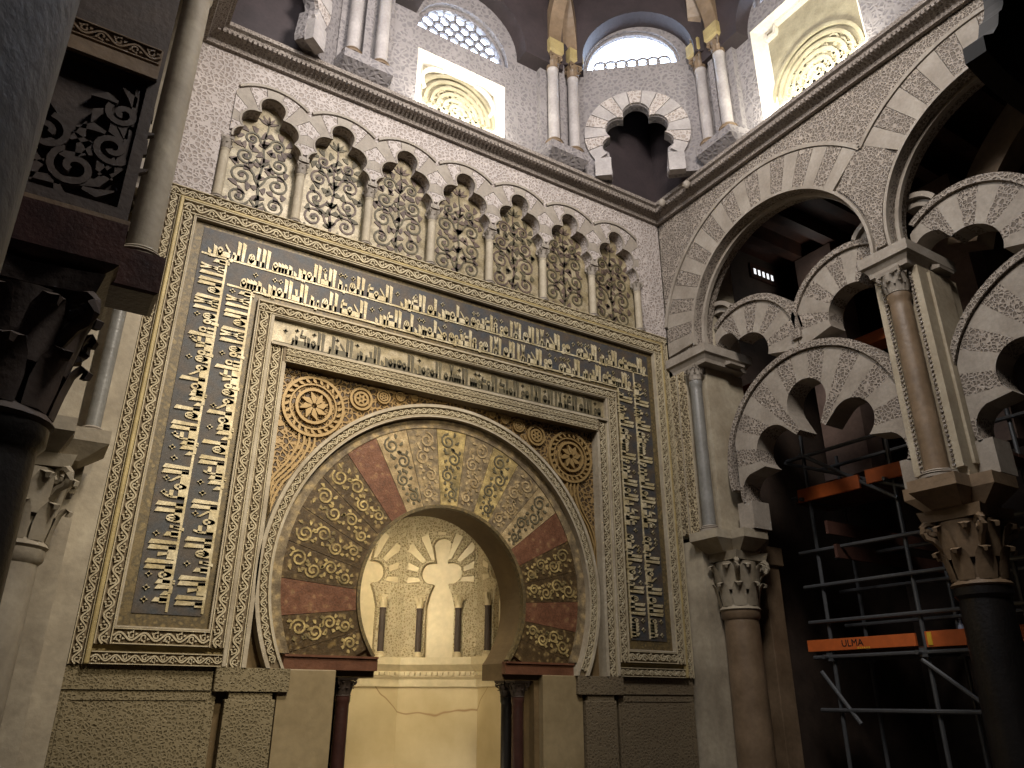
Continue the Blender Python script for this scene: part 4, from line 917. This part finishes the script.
w5 = thing('window_5', '', '', (5.8, .1, 8.5)); del w5['label']; del w5['category']; struct(w5)
for k in range(5): mb = MB(); mb.box(5.78+.11*k, 5.85+.11*k, .09, .115, 8.50, 8.62); mb.build('daylit_pane', 'pane', w5)
mb = MB(); mb.prism(fac, rect(5.70, 6.36, 8.42, 8.70), .08, .118, [rect(5.78+.11*k, 5.85+.11*k, 8.50, 8.62) for k in range(5)]); mb.build('window_frame', 'wood', w5)
sc = thing('scaffold', 'metal tube scaffold standing in the dark aisle behind the right arcade', 'scaffold', (5.4, -2, 0))
XS = (5.0, 5.75); YS = (-.92, -2.16, -3.3); ZS = [.35, 1.5, 2.12, 2.55, 3.0, 3.45, 4.2, 4.75]
def tubepart(nm, a, b, r=.026):
    mb = MB(); mb.tube([a, b], r, 8); mb.build(nm, 'steel', sc, True)
for x in XS:
    for y in YS: tubepart('standard', (x, y, 0), (x, y, 5.2 if x < 5.5 else 4.9))
    for z in ZS: tubepart('ledger', (x-.05, YS[0]+.25, z), (x-.05, YS[-1]-.25, z))
for y in YS:
    for z in (.35, 2.12, 4.15): tubepart('transom', (XS[0]-.15, y+.04, z), (XS[1]+.15, y+.04, z))
tubepart('brace', (4.95, -.75, 1.95), (4.95, -1.2, 1.35)); tubepart('brace', (4.95, -2.1, 2.05), (4.95, -3.3, 1.1)); tubepart('brace', (4.95, -.9, 4.8), (4.95, -2.2, 3.9)); tubepart('brace', (5.0, -.6, 4.75), (5.0, -3.3, 3.6))
for y, z in ((-1.22, 3.62), (-1.30, 3.30)): mb = MB(); mb.box(4.85, 7.6, y-.02, y+.02, z, z+.17); mb.build('toe_board', 'deck', sc)
for x in XS:
    for y in YS:
        for z in (2.12, 4.2): mb = MB(); mb.box(x-.07, x+.04, y-.04, y+.05, z-.05, z+.05); mb.build('coupler', 'steel', sc)
for z in (2.0, 3.99):
    for k in range(3):
        mb = MB(); mb.box(5.03+.26*k, 5.27+.26*k, -3.5, -.65, z+.15, z+.19); mb.build('deck_board', 'deck', sc)
def beam(label, y0, y1, z0, z1, x=4.93):
    t = thing('orange_toe_board', label, 'board', (x, (y0+y1)/2, z0))
    mb = MB(); mb.box(x-.02, x+.02, y0, y1, z0, z1); mb.build('board', 'orange', t, bevel=.004)
    return t
ob = beam('orange painted toe board with black printed letters on the lower scaffold deck', -2.10, -.62, 2.19, 2.33)
for q in range(1):
    cu_ = bpy.data.curves.new('lettering', 'FONT'); cu_.body = 'ULMA'; cu_.size = .115; cu_.extrude = .002; cu_.align_x = 'CENTER'; cu_.align_y = 'CENTER'
    tmp = bpy.data.objects.new('tmp', cu_); C.objects.link(tmp); bpy.context.view_layer.update()
    me = bpy.data.meshes.new_from_object(tmp.evaluated_get(bpy.context.evaluated_depsgraph_get())); bpy.data.objects.remove(tmp)
    me.materials.clear(); me.materials.append(M['ink']); lo = bpy.data.objects.new('lettering', me); C.objects.link(lo); lo.parent = ob
    lo.matrix_local = Matrix(((0, 0, -1, -.023), (-1, 0, 0, .08), (0, 1, 0, .075), (0, 0, 0, 1))); lo['label'] = 'black printed capital letters'
mb = MB()
for i in range(6): mb.box(4.905, 4.911, -1.36-i*.03, -1.345-i*.03, 2.195, 2.215)
mb.build('yellow_mark', 'yellow', ob)
ob2 = beam('plain orange toe board right of the lettered one on the lower scaffold deck', -3.5, -2.22, 2.17, 2.34)
mb = MB(); mb.box(4.9, 4.911, -2.30, -2.25, 2.19, 2.33); mb.build('yellow_mark', 'yellow', ob2)
beam('red orange toe board on the upper scaffold deck, left half', -1.75, -.8, 4.12, 4.3); beam('red orange toe board on the upper scaffold deck, right half', -3.1, -1.85, 4.15, 4.33)
mb = MB(); mb.box(4.7, 5.0, -3.3, -.1, 5.85, 6.0); 
tag(mb.build('timber_beam', 'orange'), 'red orange timber seen through the twin arches above the scaffold', 'beam')
for y, h in ((-2.55, .26), (-2.68, .24)):
    t = thing('plastic_bottle', 'clear water bottle on the lower scaffold deck, %s of the two' % ('left' if y > -2.6 else 'right'), 'bottle', (5.1, y, 2.19), 'bottles on the scaffold')
    mb = MB(); mb.lathe((5.1, y, 2.19), [(.035, 0), (.04, .01), (.04, h*.62), (.03, h*.78), (.014, h*.9), (.014, h)], 14); mb.build('body', 'plastic', t, True)
    mb = MB(); mb.lathe((5.1, y, 2.19+h), [(.017, 0), (.017, .02)], 12); mb.build('cap', 'steel', t, True)
# outer shell of the building round the aisles (keeps the sky out)
mb = MB(); mb.box(-9.4, -9.0, -12, .5, 0, 9.1); struct(mb.build('wall_west', 'darkst'))
mb = MB(); mb.box(-9.4, 9.4, -12.4, -12, 0, 9.1); struct(mb.build('wall_south', 'darkst'))
mb = MB(); mb.box(9.0, 9.4, -12, .5, 0, 9.1); struct(mb.build('wall_east', 'darkst'))
mb = MB(); mb.box(-9.4, -3.47, -12.4, .5, 8.9, 9.1); mb.box(-3.47, 9.4, -12.4, -6.0, 8.9, 9.1); mb.box(3.82, 9.4, -6.0, .5, 9.1, 9.3); struct(mb.build('ceiling', 'wood'))
